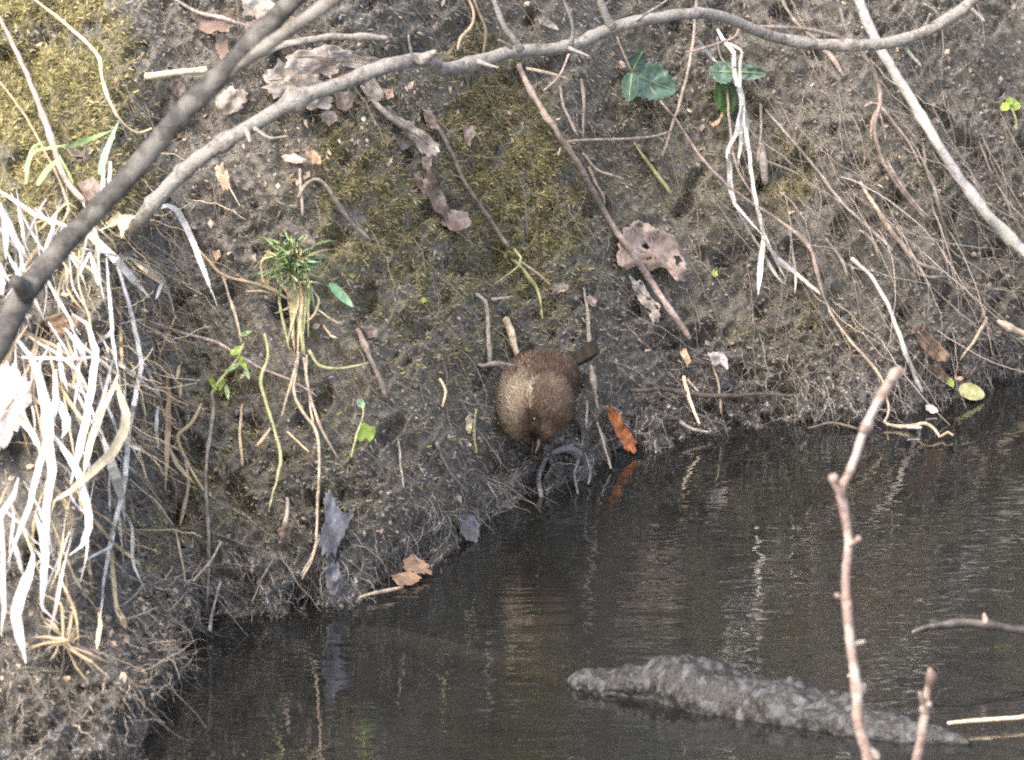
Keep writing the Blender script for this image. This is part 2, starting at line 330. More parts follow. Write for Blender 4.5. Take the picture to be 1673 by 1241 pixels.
# ------------------------------------------------------------------ tubes, blades and leaves laid along measured lines
SEED = [0]
def cr(P, n):                      # Catmull-Rom resample of (k,m) control rows
    P = np.asarray(P, float)
    if len(P) == 2: return P[0] + (P[1] - P[0]) * np.linspace(0, 1, n)[:, None]
    Q = np.vstack([2 * P[0] - P[1], P, 2 * P[-1] - P[-2]]); seg = np.linalg.norm(np.diff(P[:, :2], axis=0), axis=1) + 1e-6
    cum = np.concatenate([[0], np.cumsum(seg)]); o = []
    for s in np.linspace(0, cum[-1], n):
        i = min(int(np.searchsorted(cum, s, 'right')) - 1, len(P) - 2); t = (s - cum[i]) / seg[i]
        p0, p1, p2, p3 = Q[i], Q[i + 1], Q[i + 2], Q[i + 3]
        o.append(0.5 * (2 * p1 + (p2 - p0) * t + (2 * p0 - 5 * p1 + 4 * p2 - p3) * t * t + (3 * p1 - p0 - 3 * p2 + p3) * t ** 3))
    return np.array(o)
def path(pts, w, lift=None, Y=None, Z=None, n=None):
    """pts in photo pixels; lift: metres in front of the bank; Y: own depths; Z: own heights. Returns points and widths in metres"""
    k = len(pts); ww = np.interp(np.linspace(0, 1, k), np.linspace(0, 1, len(w)), w) if isinstance(w, (list, tuple)) else np.full(k, float(w))
    L = sum(math.dist(pts[i], pts[i + 1]) for i in range(k - 1))
    n = n or int(max(5, min(70, L / 9)))
    ex = np.zeros(k)
    if Y is not None: ex = np.interp(np.linspace(0, 1, k), np.linspace(0, 1, len(Y)), Y)
    rows = cr([(p[0], p[1], e, q) for p, e, q in zip(pts, ex, ww)], n)
    sw_ = SEED[0] * 0.73 + 0.31
    for r in rows:                                     # nothing grows quite straight
        r[0] += 1.5 * noise.noise(Vector((r[0] / 26, r[1] / 26, sw_))) + 0.9 * noise.noise(Vector((r[0] / 9, r[1] / 9, sw_ + 5))); r[1] += 1.5 * noise.noise(Vector((r[0] / 26, r[1] / 26, sw_ + 9)))
    out = []; wm = []
    if Y is None and Z is None:
        ts = np.array([hit(r[0], r[1]) for r in rows]); pad = np.pad(ts, 3, 'edge')
        tm = np.array([pad[i:i + 7].min() * 0.6 + pad[i:i + 7].mean() * 0.4 for i in range(n)]); pad = np.pad(tm, 2, 'edge')
        tm = np.minimum(np.convolve(pad, np.ones(5) / 5, 'valid'), ts + 0.001)
        lf = np.interp(np.linspace(0, 1, n), np.linspace(0, 1, len(lift)), lift) if isinstance(lift, (list, tuple)) else lift
        tm = tm - lf
    for i, r in enumerate(rows):
        if Y is not None: p = at_y(r[0], r[1], r[2]); t = (p - CAM).dot(FWD)
        elif Z is not None: p = at_z(r[0], r[1], Z if not isinstance(Z, (list, tuple)) else Z[0] + (Z[1] - Z[0]) * i / (n - 1)); t = (p - CAM).dot(FWD)
        else: t = tm[i]; p = CAM + ray(r[0], r[1]) * t
        out.append(p); wm.append(max(r[3], 0.5) * PX * t / DIST)
    return out, wm
def tube_mesh(P, wid, sides=7, rough=0.12, knots=0.0, seed=0, taper=True):
    V, F = [], []; n = len(P); up0 = None
    for i in range(n):
        tg = (P[min(i + 1, n - 1)] - P[max(i - 1, 0)]).normalized()
        if up0 is None: up0 = tg.orthogonal().normalized()
        up0 = (up0 - tg * up0.dot(tg)).normalized(); bn = tg.cross(up0)
        for j in range(sides):
            a_ = 2 * math.pi * j / sides; r = wid[i] / 2
            nn = noise.noise(Vector((i * 0.6 + seed, math.cos(a_) * 0.9 + seed * 1.7, math.sin(a_) * 0.9)))
            kn = knots * max(0, noise.noise(Vector((i * 0.33 + seed * 3.1, 0.3, seed)))) ** 2 * 5
            r *= 1 + rough * 1.6 * nn + kn
            V.append(P[i] + (up0 * math.cos(a_) + bn * math.sin(a_)) * r)
    for i in range(n - 1):
        for j in range(sides):
            k = (j + 1) % sides; F.append((i * sides + j, i * sides + k, (i + 1) * sides + k, (i + 1) * sides + j))
    for e, s_ in ((0, -1), (n - 1, 1)):
        q = P[1] - P[0] if e == 0 else P[-1] - P[-2]
        V.append(P[e] + q.normalized() * s_ * wid[e] * 0.25); c_ = len(V) - 1
        for j in range(sides):
            k = (j + 1) % sides; F.append((c_, e * sides + k, e * sides + j) if e == 0 else (c_, e * sides + j, e * sides + k))
    return V, F
def stick(name, label, cat, pts, w, mat, lift=0.004, Y=None, Z=None, parent=None, group=None, sides=7, rough=0.12, knots=0.25, n=None):
    SEED[0] += 1
    P, wd_ = path(pts, w, lift, Y, Z, n)
    if Y is None and Z is None: P = [p - FWD * (q * 0.4) for p, q in zip(P, wd_)]
    V, F = tube_mesh(P, wd_, sides, rough, knots, SEED[0])
    if parent is not None: return mesh_obj(name, [v - parent.location for v in V], F, mat, parent)
    return tag(mesh_obj(name, V, F, mat, None, P[0]), label, cat, group)
def blade(parent, pts, w, mat, lift=0.006, name='blade', twist=0.6, Y=None, n=None, label=None, cat=None, group=None):
    """a long folded leaf: lens shaped in section, twisting along its length, tapering to the tip"""
    SEED[0] += 1; r_ = random.Random(SEED[0])
    kp = [pts[0]]
    for a0, a1, a2 in zip(pts, pts[1:], pts[2:]):                      # keep the kinks sharp
        kp += [(a1[0] + (a0[0] - a1[0]) * .12, a1[1] + (a0[1] - a1[1]) * .12), (a1[0] + (a2[0] - a1[0]) * .12, a1[1] + (a2[1] - a1[1]) * .12)]
    pts = kp + [pts[-1]]
    P, wd_ = path(pts, w, lift, Y, None, n); m_ = len(P); V, F = [], []; ph = r_.uniform(-0.5, 0.5)
    for i in range(m_):
        tg = (P[min(i + 1, m_ - 1)] - P[max(i - 1, 0)]).normalized(); s = i / (m_ - 1)
        side = tg.cross(FWD); side = side.normalized() if side.length > 1e-4 else RIGHT.copy()
        a_ = ph + twist * math.sin(s * 3 + ph * 5); nr = side.cross(tg).normalized()
        side2 = side * math.cos(a_) + nr * math.sin(a_); nr2 = side2.cross(tg).normalized()
        if nr2.dot(FWD) > 0: nr2 = -nr2
        hw = wd_[i] / 2 * (0.55 + 0.45 * min(1, s * 6)) * (min(1, (1 - s) * 4.5 + 0.12)); th = min(0.00018, hw * 0.25)
        c_ = P[i] - nr2 * hw * 0.16
        V += [P[i] - side2 * hw, c_ + nr2 * th, P[i] + side2 * hw, c_ - nr2 * th]
    for i in range(m_ - 1):
        for j in range(4):
            k = (j + 1) % 4; F.append((i * 4 + j, i * 4 + k, (i + 1) * 4 + k, (i + 1) * 4 + j))
    F += [(3, 2, 1, 0), tuple((m_ - 1) * 4 + j for j in range(4))]
    if parent is None: return tag(mesh_obj(name, V, F, mat, None, P[0], False), label, cat, group)
    return mesh_obj(name, [v - parent.location for v in V], F, mat, parent, None, False)
def leaf_shape(cx, cy, ln, wd_, ang, serr=0.0, tip=0.6, n=28):
    """outline of a leaf, ang = direction of its tip in degrees clockwise from right, pixels"""
    o = []; a_ = math.radians(ang)
    for i in range(n):
        t = 2 * math.pi * i / n; u = math.cos(t); v = math.sin(t) * (1 - 0.35 * tip * u) * (1 - tip * 0.25 * abs(u) ** 3)
        k = 1 + (serr if i % 2 else -serr); x = u * ln / 2 * (1 if abs(u) > .9 else k); y = v * wd_ / 2 * k
        o.append((cx + x * math.cos(a_) - y * math.sin(a_), cy + x * math.sin(a_) + y * math.cos(a_)))
    return o
def leaf(name, label, cat, outl, mat, lift=0.006, curl=0.25, crumple=0.12, fold=None, tilt=(0, 0), parent=None, group=None, Y=None, rib=None, ribmat='stem_tan', thick=0.0005, holes=0, ragged=0.0):
    """thin solid leaf lying against the bank: rings inside its outline, curled and crumpled, two faces and a rim"""
    SEED[0] += 1; sd_ = SEED[0]
    O = cr(list(outl) + [outl[0]], max(24, min(60, len(outl) * 3)))[:-1, :2] if len(outl) < 20 else np.array(outl, float)
    if ragged:
        O = np.vstack([np.linspace(outl[i], outl[(i + 1) % len(outl)], 6)[:-1] for i in range(len(outl))]); e0 = O.mean(0); sp = np.ptp(O, axis=0).max()
        rr_ = random.Random(sd_)
        O = e0 + (O - e0) * np.array([[1 + ragged * (rr_.uniform(-1, 1) * 0.6 + 1.2 * noise.noise(Vector((i * 0.55, sd_ * 1.3, 0))))] for i in range(len(O))])
    c0 = O.mean(0); n_ = len(O); size = np.ptp(O, axis=0).max() * PX
    if Y is None:
        sm = np.vstack([O[::3], (O[::3] + c0) / 2, c0]); t_ = np.array([hit(*q) for q in sm])
        A = np.column_stack([sm - c0, np.ones(len(sm))]); cf = np.linalg.lstsq(A, t_, rcond=None)[0]
        cf[2] = min(cf[2], np.percentile(t_, 30)); cf[:2] = np.clip(cf[:2], -0.0006, 0.0006)
        base_t = lambda q: cf[0] * (q[0] - c0[0]) + cf[1] * (q[1] - c0[1]) + cf[2] - lift
    else:
        pc = at_y(c0[0], c0[1], Y); tc_ = (pc - CAM).dot(FWD); base_t = lambda q: tc_
    fa = math.radians(fold if fold is not None else random.uniform(0, 180))
    rings = [0.0, 0.2, 0.38, 0.54, 0.68, 0.8, 0.91, 1.0]; top, bot = [], []
    for r in rings:
        for i in range(n_ if r > 0 else 1):
            q = c0 + (O[i] - c0) * r if r > 0 else c0
            d_ = (q - c0) * PX; ac = (-d_[0] * math.sin(fa) + d_[1] * math.cos(fa)) / size; al = (d_[0] * math.cos(fa) + d_[1] * math.sin(fa)) / size
            z = curl * size * (abs(ac) * 1.6 + 1.2 * al * al) - crumple * size * noise.noise(Vector((d_[0] / size * 4 + sd_, d_[1] / size * 4, sd_ * .7))) - 0.4 * crumple * size * noise.noise(Vector((d_[0] / size * 11, d_[1] / size * 11 + sd_, 3)))
            t = base_t(q) - z + (tilt[0] * d_[0] + tilt[1] * d_[1])
            p = CAM + ray(q[0], q[1]) * t; top.append(p); bot.append(p + FWD * thick)
    V = top + bot; m_ = len(top); F = []
    idx = lambda r, i: 0 if r == 0 else 1 + (r - 1) * n_ + i % n_
    for r in range(len(rings) - 1):
        for i in range(n_):
            qq = (c0 + (O[i] - c0) * (rings[r] + rings[r + 1]) / 2) * PX / size if holes else None
            if holes and 0 < r < 6 and noise.noise(Vector((qq[0] * 7 + sd_, qq[1] * 7, sd_ * 1.1))) > 0.3: continue
            f = (idx(0, 0), idx(1, i), idx(1, i + 1)) if r == 0 else (idx(r, i), idx(r + 1, i), idx(r + 1, i + 1), idx(r, i + 1))
            F.append(f); F.append(tuple(v + m_ for v in f[::-1]))
    R = len(rings) - 1
    for i in range(n_): F.append((idx(R, i), idx(R, i) + m_, idx(R, i + 1) + m_, idx(R, i + 1)))
    loc = CAM + ray(c0[0], c0[1]) * base_t(c0)
    if parent is not None: o = mesh_obj(name, [v - parent.location for v in V], F, mat, parent); par = parent
    else: o = tag(mesh_obj(name, V, F, mat, None, loc), label, cat, group); par = None
    if rib:
        Pp = []
        rr = cr(rib, 12)
        for q in rr[:, :2]:
            d_ = (q - c0) * PX; ac = (-d_[0] * math.sin(fa) + d_[1] * math.cos(fa)) / size; al = (d_[0] * math.cos(fa) + d_[1] * math.sin(fa)) / size
            z = curl * size * (abs(ac) * 1.6 + 1.2 * al * al) - crumple * size * noise.noise(Vector((d_[0] / size * 4 + sd_, d_[1] / size * 4, sd_ * .7)))
            Pp.append(CAM + ray(*q) * (base_t(q) - z - 0.0006))
        v_, f_ = tube_mesh(Pp, [0.0014 * (1 - 0.6 * i / 11) for i in range(12)], 5, 0.05, 0, sd_)
        mesh_obj('midrib', [v - (o.location if par is None else par.location) for v in v_], f_, ribmat, o)
    return o

# ------------------------------------------------------------------ ground cover nobody could count: crumbs, fibres, moss, litter
NRM = np.zeros_like(BP).reshape(NH, NX, 3); g_ = BP.reshape(NH, NX, 3)
NRM[1:-1, 1:-1] = np.cross(g_[1:-1, 2:] - g_[1:-1, :-2], g_[2:, 1:-1] - g_[:-2, 1:-1]); AREA = np.linalg.norm(NRM, axis=2).ravel(); NRM /= (np.linalg.norm(NRM, axis=2, keepdims=True) + 1e-12); NRM = NRM.reshape(-1, 3)
AREA = np.minimum(AREA, np.median(AREA) * 25)
nobird = 1 - 0.97 * blob(bpx, bpy_, 885, 640, 95, 110)
inview = np.where((bpx > -160) & (bpx < 1830) & (bpy_ > -160) & (BP[:, 2] > -0.004) & (np.abs(NRM).sum(1) > 0.1))[0]
def pick(nk, weight=None):
    weight = AREA if weight is None else weight * AREA
    p = weight[inview] / weight[inview].sum()
    return rng.choice(inview, nk, p=p)
def join(name, tmplV, tmplF, Pos, Mtx, cols, mat, smooth=True):
    k = len(tmplV); nI = len(Pos)
    V = np.einsum('nij,kj->nki', Mtx, tmplV) + Pos[:, None, :]
    F = [tuple(f) for f in (np.array(tmplF)[None] + (np.arange(nI) * k)[:, None, None]).reshape(-1, len(tmplF[0])).tolist()]
    o = mesh_obj(name, V.reshape(-1, 3), F, mat, smooth=smooth); tint(o, np.repeat(cols, k, axis=0)); return tag(o, kind='stuff')
def rand_rot(nI):
    q = rng.normal(size=(nI, 4)); q /= np.linalg.norm(q, axis=1, keepdims=True); w, x, y, z = q.T
    return np.stack([1 - 2 * (y * y + z * z), 2 * (x * y - z * w), 2 * (x * z + y * w), 2 * (x * y + z * w), 1 - 2 * (x * x + z * z), 2 * (y * z - x * w), 2 * (x * z - y * w), 2 * (y * z + x * w), 1 - 2 * (x * x + y * y)], 1).reshape(-1, 3, 3)
# crumbs of earth
ov = np.array([(1, 0, 0), (-1, 0, 0), (0, 1, 0), (0, -1, 0), (0, 0, 1), (0, 0, -1)], float) * np.array([1, 0.8, 0.65]); of = [(0, 2, 4), (2, 1, 4), (1, 3, 4), (3, 0, 4), (2, 0, 5), (1, 2, 5), (3, 1, 5), (0, 3, 5)]
i_ = pick(38000); sz = 0.0006 + 0.0022 * rng.random(len(i_)) ** 5
v_ = rng.random((len(i_), 1)); cb = (np.array([[0.06, 0.052, 0.046]]) * (1 - v_) + np.array([[0.22, 0.193, 0.17]]) * v_); pale = (rng.random(len(i_)) < 0.05) & (sz < 0.0012); cb[pale] = np.array([0.36, 0.32, 0.28]); cb *= (1 - 0.45 * wetv[i_])[:, None]
mm = mossv[i_] > 0.4; cb[mm] = cb[mm] * np.array([0.8, 0.78, 0.45])
tag(join('soil_crumbs', ov, of, BP[i_] + NRM[i_] * sz[:, None] * 0.5, rand_rot(len(i_)) * sz[:, None, None], cb, 'crumb', False), 'crumbs of grey brown earth all over the stream bank', 'soil')
# moss leaves
mw_ = mossv ** 1.6 + 1e-5
i_ = pick(42000, mw_); L_ = 0.0018 + 0.0032 * rng.random(len(i_))
mv = np.array([(-0.16, 0, 0), (0.16, 0, 0), (0.1, 0.1, 0.55), (-0.1, 0.1, 0.55), (0, 0.3, 1.0)]); mf = [(0, 1, 2), (0, 2, 3), (3, 2, 4)]
ax = NRM[i_] + rng.normal(size=(len(i_), 3)) * 0.55; ax /= np.linalg.norm(ax, axis=1, keepdims=True)
s1 = np.cross(ax, rng.normal(size=(len(i_), 3))); s1 /= np.linalg.norm(s1, axis=1, keepdims=True); s2 = np.cross(ax, s1)
M_ = np.stack([s1, s2, ax], 2) * L_[:, None, None]
v_ = rng.random((len(i_), 1)) ** 1.5; left = (bpx[i_] < 260)[:, None]
cm = np.where(left, np.array([[0.19, 0.17, 0.07]]) * (1 - v_) + np.array([[0.46, 0.41, 0.2]]) * v_, np.array([[0.11, 0.1, 0.048]]) * (1 - v_) + np.array([[0.3, 0.27, 0.135]]) * v_)
tag(join('moss', mv, mf, BP[i_], M_, cm, 'moss_leaf', False), 'low yellow green moss spread over the bank in patches', 'moss')
# fuzz of dead moss, root ends and grass shreds that roughens all the bare earth
i_ = pick(60000); L_ = 0.0018 + 0.0045 * rng.random(len(i_)) ** 1.6
ax = NRM[i_] * 0.75 + rng.normal(size=(len(i_), 3)) * 0.6 + np.array([[0.25, 0, -0.45]]); ax /= np.linalg.norm(ax, axis=1, keepdims=True)
s1 = np.cross(ax, rng.normal(size=(len(i_), 3))); s1 /= np.linalg.norm(s1, axis=1, keepdims=True); s2 = np.cross(ax, s1)
v_ = rng.random((len(i_), 1)) ** 1.4; cf_ = np.array([[0.045, 0.039, 0.034]]) * (1 - v_) + np.array([[0.235, 0.208, 0.182]]) * v_
gm = rng.random(len(i_)) < 0.12; cf_[gm] = cf_[gm] * np.array([0.85, 0.95, 0.6]); cf_ *= (1 - 0.4 * wetv[i_])[:, None]
tag(join('root_fuzz', mv * np.array([0.75, 1, 1]), mf, BP[i_], np.stack([s1, s2, ax], 2) * L_[:, None, None], cf_, 'fibre', False), 'fuzz of dead moss and root ends over the bare earth', 'fuzz')
# hair roots and dead fibres running down the slope
def fibres(name, nI, weight, lmin, lmax, r, cA, cB, label, cat, loose=0.25, seg=7, down=58, spread=22):
    idx_ = pick(nI, weight); V, F, C = [], [], []
    for k in idx_:
        p = Vector(BP[k]); ln = random.uniform(lmin, lmax); a_ = math.radians(random.gauss(down, spread)); nr = Vector(NRM[k])
        if nr.y > -0.2: nr = Vector((0, -0.8, 0.6))
        d = Vector((math.cos(a_), -0.35 * math.sin(a_), -math.sin(a_))).normalized(); d = (d - nr * d.dot(nr)).normalized()
        bend = d.cross(nr) * random.uniform(-0.5, 0.5); base_i = len(V); rr = r * random.uniform(0.6, 1.5); arch = random.uniform(0, loose) * ln
        cfac = random.random(); cc_ = [cA[j] * (1 - cfac) + cB[j] * cfac for j in range(3)]
        for s in range(seg + 1):
            t = s / seg; q = p + d * ln * t + bend * ln * t * t + nr * (0.0012 + arch * 4 * t * (1 - t)) + Vector((random.gauss(0, .0006), random.gauss(0, .0006), random.gauss(0, .0006)))
            w_ = rr * (1 - 0.6 * t)
            u = d.cross(nr).normalized()
            V += [q + u * w_, q - u * w_ * 0.5 + nr * w_ * 0.9, q - u * w_ * 0.5 - nr * w_ * 0.9]; C += [cc_] * 3
            if s:
                b0 = base_i + (s - 1) * 3
                F += [(b0 + j, b0 + (j + 1) % 3, b0 + 3 + (j + 1) % 3, b0 + 3 + j) for j in range(3)]
    o = mesh_obj(name, V, F, 'fibre'); tint(o, np.array(C)); return tag(o, label, cat, kind='stuff')
fibres('hair_roots', 2300, nobird, 0.012, 0.055, 0.00028, (0.05, 0.044, 0.038), (0.21, 0.185, 0.16), 'hair thin roots and dead stalks combed down the bank', 'roots')
rightw = np.exp(-(((bpx - 1420) / 230) ** 2 + ((bpy_ - 320) / 240) ** 2)) + 1e-6
fibres('hair_roots', 420, rightw, 0.03, 0.11, 0.0004, (0.08, 0.07, 0.062), (0.33, 0.29, 0.25), 'long straight hair roots hanging down the right hand bank', 'roots', 0.05, 8, 60, 7)
fibres('hair_roots', 320, nobird, 0.03, 0.09, 0.0003, (0.06, 0.053, 0.046), (0.2, 0.178, 0.155), 'straight thin rootlets all slanting the same way down the bank', 'roots', 0.03, 8, 57, 5)
lw = (bpx < 300) * (BP[:, 2] > 0.015) * np.exp(-((bpy_ - 1080) / 110.) ** 2) * (bpy_ > 900) + 1e-9
fibres('dead_fibres', 420, lw, 0.008, 0.028, 0.00035, (0.11, 0.095, 0.075), (0.42, 0.37, 0.3), 'matted pale dead fibres on the foot of the left mound', 'fibres', 0.12, 7, 75, 60)
lw2 = (bpx < 320) * np.exp(-((bpy_ - 560) / 260.) ** 2) + 1e-9
fibres('dead_fibres', 600, lw2, 0.015, 0.05, 0.0004, (0.16, 0.12, 0.075), (0.5, 0.42, 0.29), 'tangle of thin dry grass litter under the hanging straw', 'fibres', 0.15, 7, 80, 40)
edge_w = np.exp(-((BP[:, 2] - 0.02) / 0.03) ** 2) * (bpx > 280) + 1e-9
fibres('wet_fibres', 900, edge_w * nobird, 0.008, 0.03, 0.0003, (0.05, 0.047, 0.045), (0.27, 0.26, 0.25), 'wet root fringe along the waterline', 'fibres', 0.4, 6, 70, 45)
# flakes of broken leaf
fv = np.array([(-0.5, -0.1, 0), (0.1, -0.32, 0.12), (0.5, 0.05, 0), (0.05, 0.3, -0.1), (-0.3, 0.2, 0.1), (0, 0, 0.16)]); ff = [(0, 1, 5), (1, 2, 5), (2, 3, 5), (3, 4, 5), (4, 0, 5)]
lit = 0.12 + 2.5 * np.exp(-(((bpx - 560) / 190) ** 2 + ((bpy_ - 160) / 150) ** 2)) + 1.2 * np.exp(-(((bpx - 250) / 150) ** 2 + ((bpy_ - 230) / 120) ** 2)) + 0.5 * (bpx > 900) * (bpy_ < 350)
lit = lit * (BP[:, 2] > 0.02) + 2.0 * (bpx < 330) * (bpy_ > 960) * (bpy_ < 1160)
i_ = pick(1500, lit); L_ = 0.0025 + 0.006 * rng.random(len(i_)) ** 2
ax = NRM[i_] + rng.normal(size=(len(i_), 3)) * 0.5; ax /= np.linalg.norm(ax, axis=1, keepdims=True)
s1 = np.cross(ax, rng.normal(size=(len(i_), 3))); s1 /= np.linalg.norm(s1, axis=1, keepdims=True); s2 = np.cross(ax, s1)
v_ = rng.random((len(i_), 1)); cl = np.array([[0.14, 0.1, 0.075]]) * (1 - v_) + np.array([[0.46, 0.37, 0.28]]) * v_
tag(join('leaf_litter', fv, ff, BP[i_] + NRM[i_] * 0.0015, np.stack([s1, s2, ax], 2) * L_[:, None, None], cl, 'crumb', False), 'small broken flakes of dead leaf scattered on the bank', 'litter')

# ------------------------------------------------------------------ branches
A = stick('branch', 'thick dark branch slanting across the top left corner', 'branch', [(-45, 640), (-5, 570), (22, 515), (42, 475), (110, 392), (200, 300), (300, 182), (400, 82), (500, -25), (580, -110)], [36, 38, 44, 37, 35, 34, 32, 30], 'bark_dark', Y=[-0.98, -0.9, -0.84], sides=14, rough=0.06, knots=0.12, n=80)
stick('side_branch', None, None, [(322, 165), (350, 145), (375, 115), (430, 78), (500, 30), (570, -20), (640, -80)], [25, 23, 22, 22, 22, 20], 'bark_grey_dark', Y=[-0.875, -0.87, -0.9], parent=A, sides=12, rough=0.06, knots=0.15)
stick('broken_stub', None, None, [(45, 478), (34, 466), (24, 458)], [40, 30, 22], 'bark_dark', Y=[-0.94, -0.96], parent=A, sides=9)
BY = [-0.24, -0.36, -0.36, -0.3, -0.22, -0.12, -0.05, 0.02, 0.06, 0.09]
B_ = stick('branch', 'long knotted grey branch arching across the top of the picture', 'branch', [(178, 470), (190, 430), (210, 390), (240, 345), (300, 280), (350, 243), (400, 212), (480, 165), (560, 135), (640, 105), (690, 97), (720, 112), (760, 106), (840, 84), (930, 76), (1000, 45), (1080, 28), (1140, 21), (1190, 30), (1240, 52), (1290, 66), (1370, 73), (1440, 71), (1500, 56), (1550, 30), (1590, -2), (1640, -60)], [18, 23, 25, 25, 24, 23, 23, 22, 20, 19, 18, 18, 19, 19, 20, 17], 'bark_grey', Y=BY, sides=12, rough=0.07, knots=0.35, n=150)
def onB(px): return float(np.interp(px, np.linspace(150, 1640, 10), BY))
for pts, w in [([(690, 98), (703, 90), (711, 84)], [22, 15, 7]), ([(690, 105), (674, 92), (668, 57)], [8, 5, 3]), ([(782, 100), (798, 106), (815, 110)], [12, 6, 3]), ([(850, 80), (843, 68), (822, 40), (800, -20)], [16, 11, 9, 8]), ([(836, 78), (815, 65)], [8, 3]),
               ([(932, 74), (936, 50), (930, 20), (915, -15)], [9, 6, 5, 4]), ([(930, 78), (948, 86), (962, 92)], [9, 5, 3]), ([(1000, 44), (988, 20), (972, -20)], [17, 13, 12]), ([(1030, 38), (1062, 18), (1090, 0)], [6, 4, 3]),
               ([(1392, 70), (1384, 52), (1375, 20), (1362, -20)], [20, 10, 6, 5]), ([(1476, 62), (1484, 82), (1504, 108)], [11, 7, 4]), ([(1538, 36), (1528, 18), (1510, 6)], [9, 6, 3]), ([(1512, 46), (1520, 22)], [7, 4]), ([(1578, 8), (1592, 18), (1608, 34)], [9, 6, 3]), ([(415, 210), (440, 224), (470, 222)], [8, 4, 3]), ([(402, 210), (408, 232)], [12, 5]), ([(296, 282), (310, 277)], [34, 20])]:
    yb = onB(pts[0][0]); stick('side_twig', None, None, pts, w, 'bark_grey', Y=[yb, yb - 0.01], parent=B_, sides=7, knots=0.2, n=max(6, len(pts) * 4))
Cb = stick('branch', 'straight pale grey branch slanting down the right edge', 'branch', [(1385, -50), (1402, 0), (1440, 82), (1482, 152), (1540, 250), (1585, 315), (1630, 370), (1690, 425), (1760, 485)], [17, 17, 17, 17, 16, 18, 18, 18], 'bark_pale', lift=0.02, sides=10, rough=0.08, knots=0.25, n=70)
stick('side_twig', None, None, [(1545, 255), (1527, 225), (1505, 205)], [6, 4, 3], 'bark_pale', lift=0.018, parent=Cb)
D_ = stick('vine', 'thin pinkish vine drooping from the arched branch down the right bank', 'vine', [(1120, 85), (1160, 75), (1200, 60), (1217, 44), (1301, 46), (1352, 55), (1389, 71), (1420, 101), (1437, 145), (1437, 173), (1429, 203), (1433, 237), (1450, 277), (1484, 325), (1511, 355)], [3, 4, 5, 6, 6, 8, 8, 8, 8, 8, 7, 7, 6, 5], 'stem_pink', lift=[0.1, 0.09, 0.06, 0.03, 0.012, 0.008], n=70)
for pts, w in [([(1437, 172), (1457, 196), (1488, 237), (1504, 271)], [5, 5, 4, 3]), ([(1437, 170), (1424, 168), (1413, 174)], [6, 4, 3]), ([(1434, 178), (1424, 200), (1423, 226)], [7, 5, 3]), ([(1434, 180), (1442, 200), (1446, 227)], [5, 4, 3]), ([(1450, 262), (1470, 298), (1500, 338), (1518, 355)], [5, 5, 4, 3])]:
    stick('side_root', None, None, pts, w, 'stem_pink', lift=0.008, parent=D_)
T_ = stick('twig', 'upright pinkish budded twig standing in front of the water', 'twig', [(1425, 1300), (1418, 1241), (1402, 1180), (1400, 1130), (1391, 1060), (1384, 1000), (1382, 950), (1386, 885), (1378, 830), (1374, 800), (1390, 768), (1412, 705), (1438, 650), (1462, 612)], [19, 18, 17, 16, 15, 15, 15, 14, 13, 17, 14, 13, 13, 14, 18], 'bark_pink', Y=[-1.15, -1.12, -1.1], sides=11, rough=0.07, knots=0.3, n=90)
for pts, w in [([(1376, 806), (1366, 790), (1360, 779)], [16, 14, 17]), ([(1386, 890), (1397, 884), (1404, 879)], [10, 8, 9]), ([(1383, 975), (1372, 974), (1366, 971)], [9, 8, 8]), ([(1389, 1055), (1403, 1051), (1412, 1048)], [12, 8, 6]), ([(1398, 1135), (1410, 1124), (1412, 1116)], [16, 12, 6]), ([(1394, 1105), (1386, 1103)], [9, 4]), ([(1416, 1225), (1430, 1232), (1434, 1240)], [16, 14, 8]), ([(1455, 622), (1462, 612), (1472, 604)], [14, 20, 12]), ([(1412, 702), (1420, 690)], [17, 12])]:
    stick('bud', None, None, pts, w, 'bark_pink', Y=[-1.12, -1.125], parent=T_, n=6, sides=8)
R_ = stick('twig', 'short budded twig tip poking up at the bottom right', 'twig', [(1488, 1290), (1497, 1241), (1505, 1205), (1511, 1165), (1516, 1125), (1520, 1100)], [16, 16, 15, 15, 12, 11], 'bark_pink', Y=[-1.1, -1.1], sides=10, n=30)
for pts, w in [([(1518, 1118), (1521, 1105), (1519, 1092)], [12, 18, 5]), ([(1512, 1150), (1506, 1140), (1502, 1131)], [14, 9, 4]), ([(1510, 1160), (1518, 1150)], [17, 10])]:
    stick('bud', None, None, pts, w, 'bark_pink', Y=[-1.1, -1.11], parent=R_, n=6, sides=8)
S_ = stick('twig', 'wet black arched twig reaching in above the water from the right', 'twig', [(1490, 1034), (1508, 1027), (1540, 1020), (1580, 1017), (1640, 1024), (1700, 1036), (1800, 1062)], [7, 12, 14, 14, 15, 16], 'bark_black', Y=[-0.45, -0.43], sides=10, n=40)
stick('bud', None, None, [(1609, 1020), (1609, 1010), (1608, 1001)], [10, 11, 4], 'bark_pink', Y=[-0.44, -0.44], parent=S_, n=6)
stick('reed_stem', 'straight pale broken reed lying on the water at the right edge', 'reed', [(1548, 1181), (1610, 1176), (1690, 1170), (1760, 1165)], [6, 7, 7], 'stem_bright', Z=0.006, rough=0.04, knots=0)
stick('sunken_branch', 'dark sunken branch under the water at the right edge', 'branch', [(1505, 1052), (1540, 1072), (1575, 1096), (1640, 1110), (1720, 1118)], [8, 16, 18, 18], 'bark_black', Z=-0.012, sides=8)
stick('sunken_branch', 'pale sunken branch seen through the water left of the log', 'branch', [(590, 1040), (650, 1052), (760, 1075), (840, 1092), (910, 1112)], [36, 44, 42, 38, 22], 'sunken_wood', Z=-0.02, sides=10)

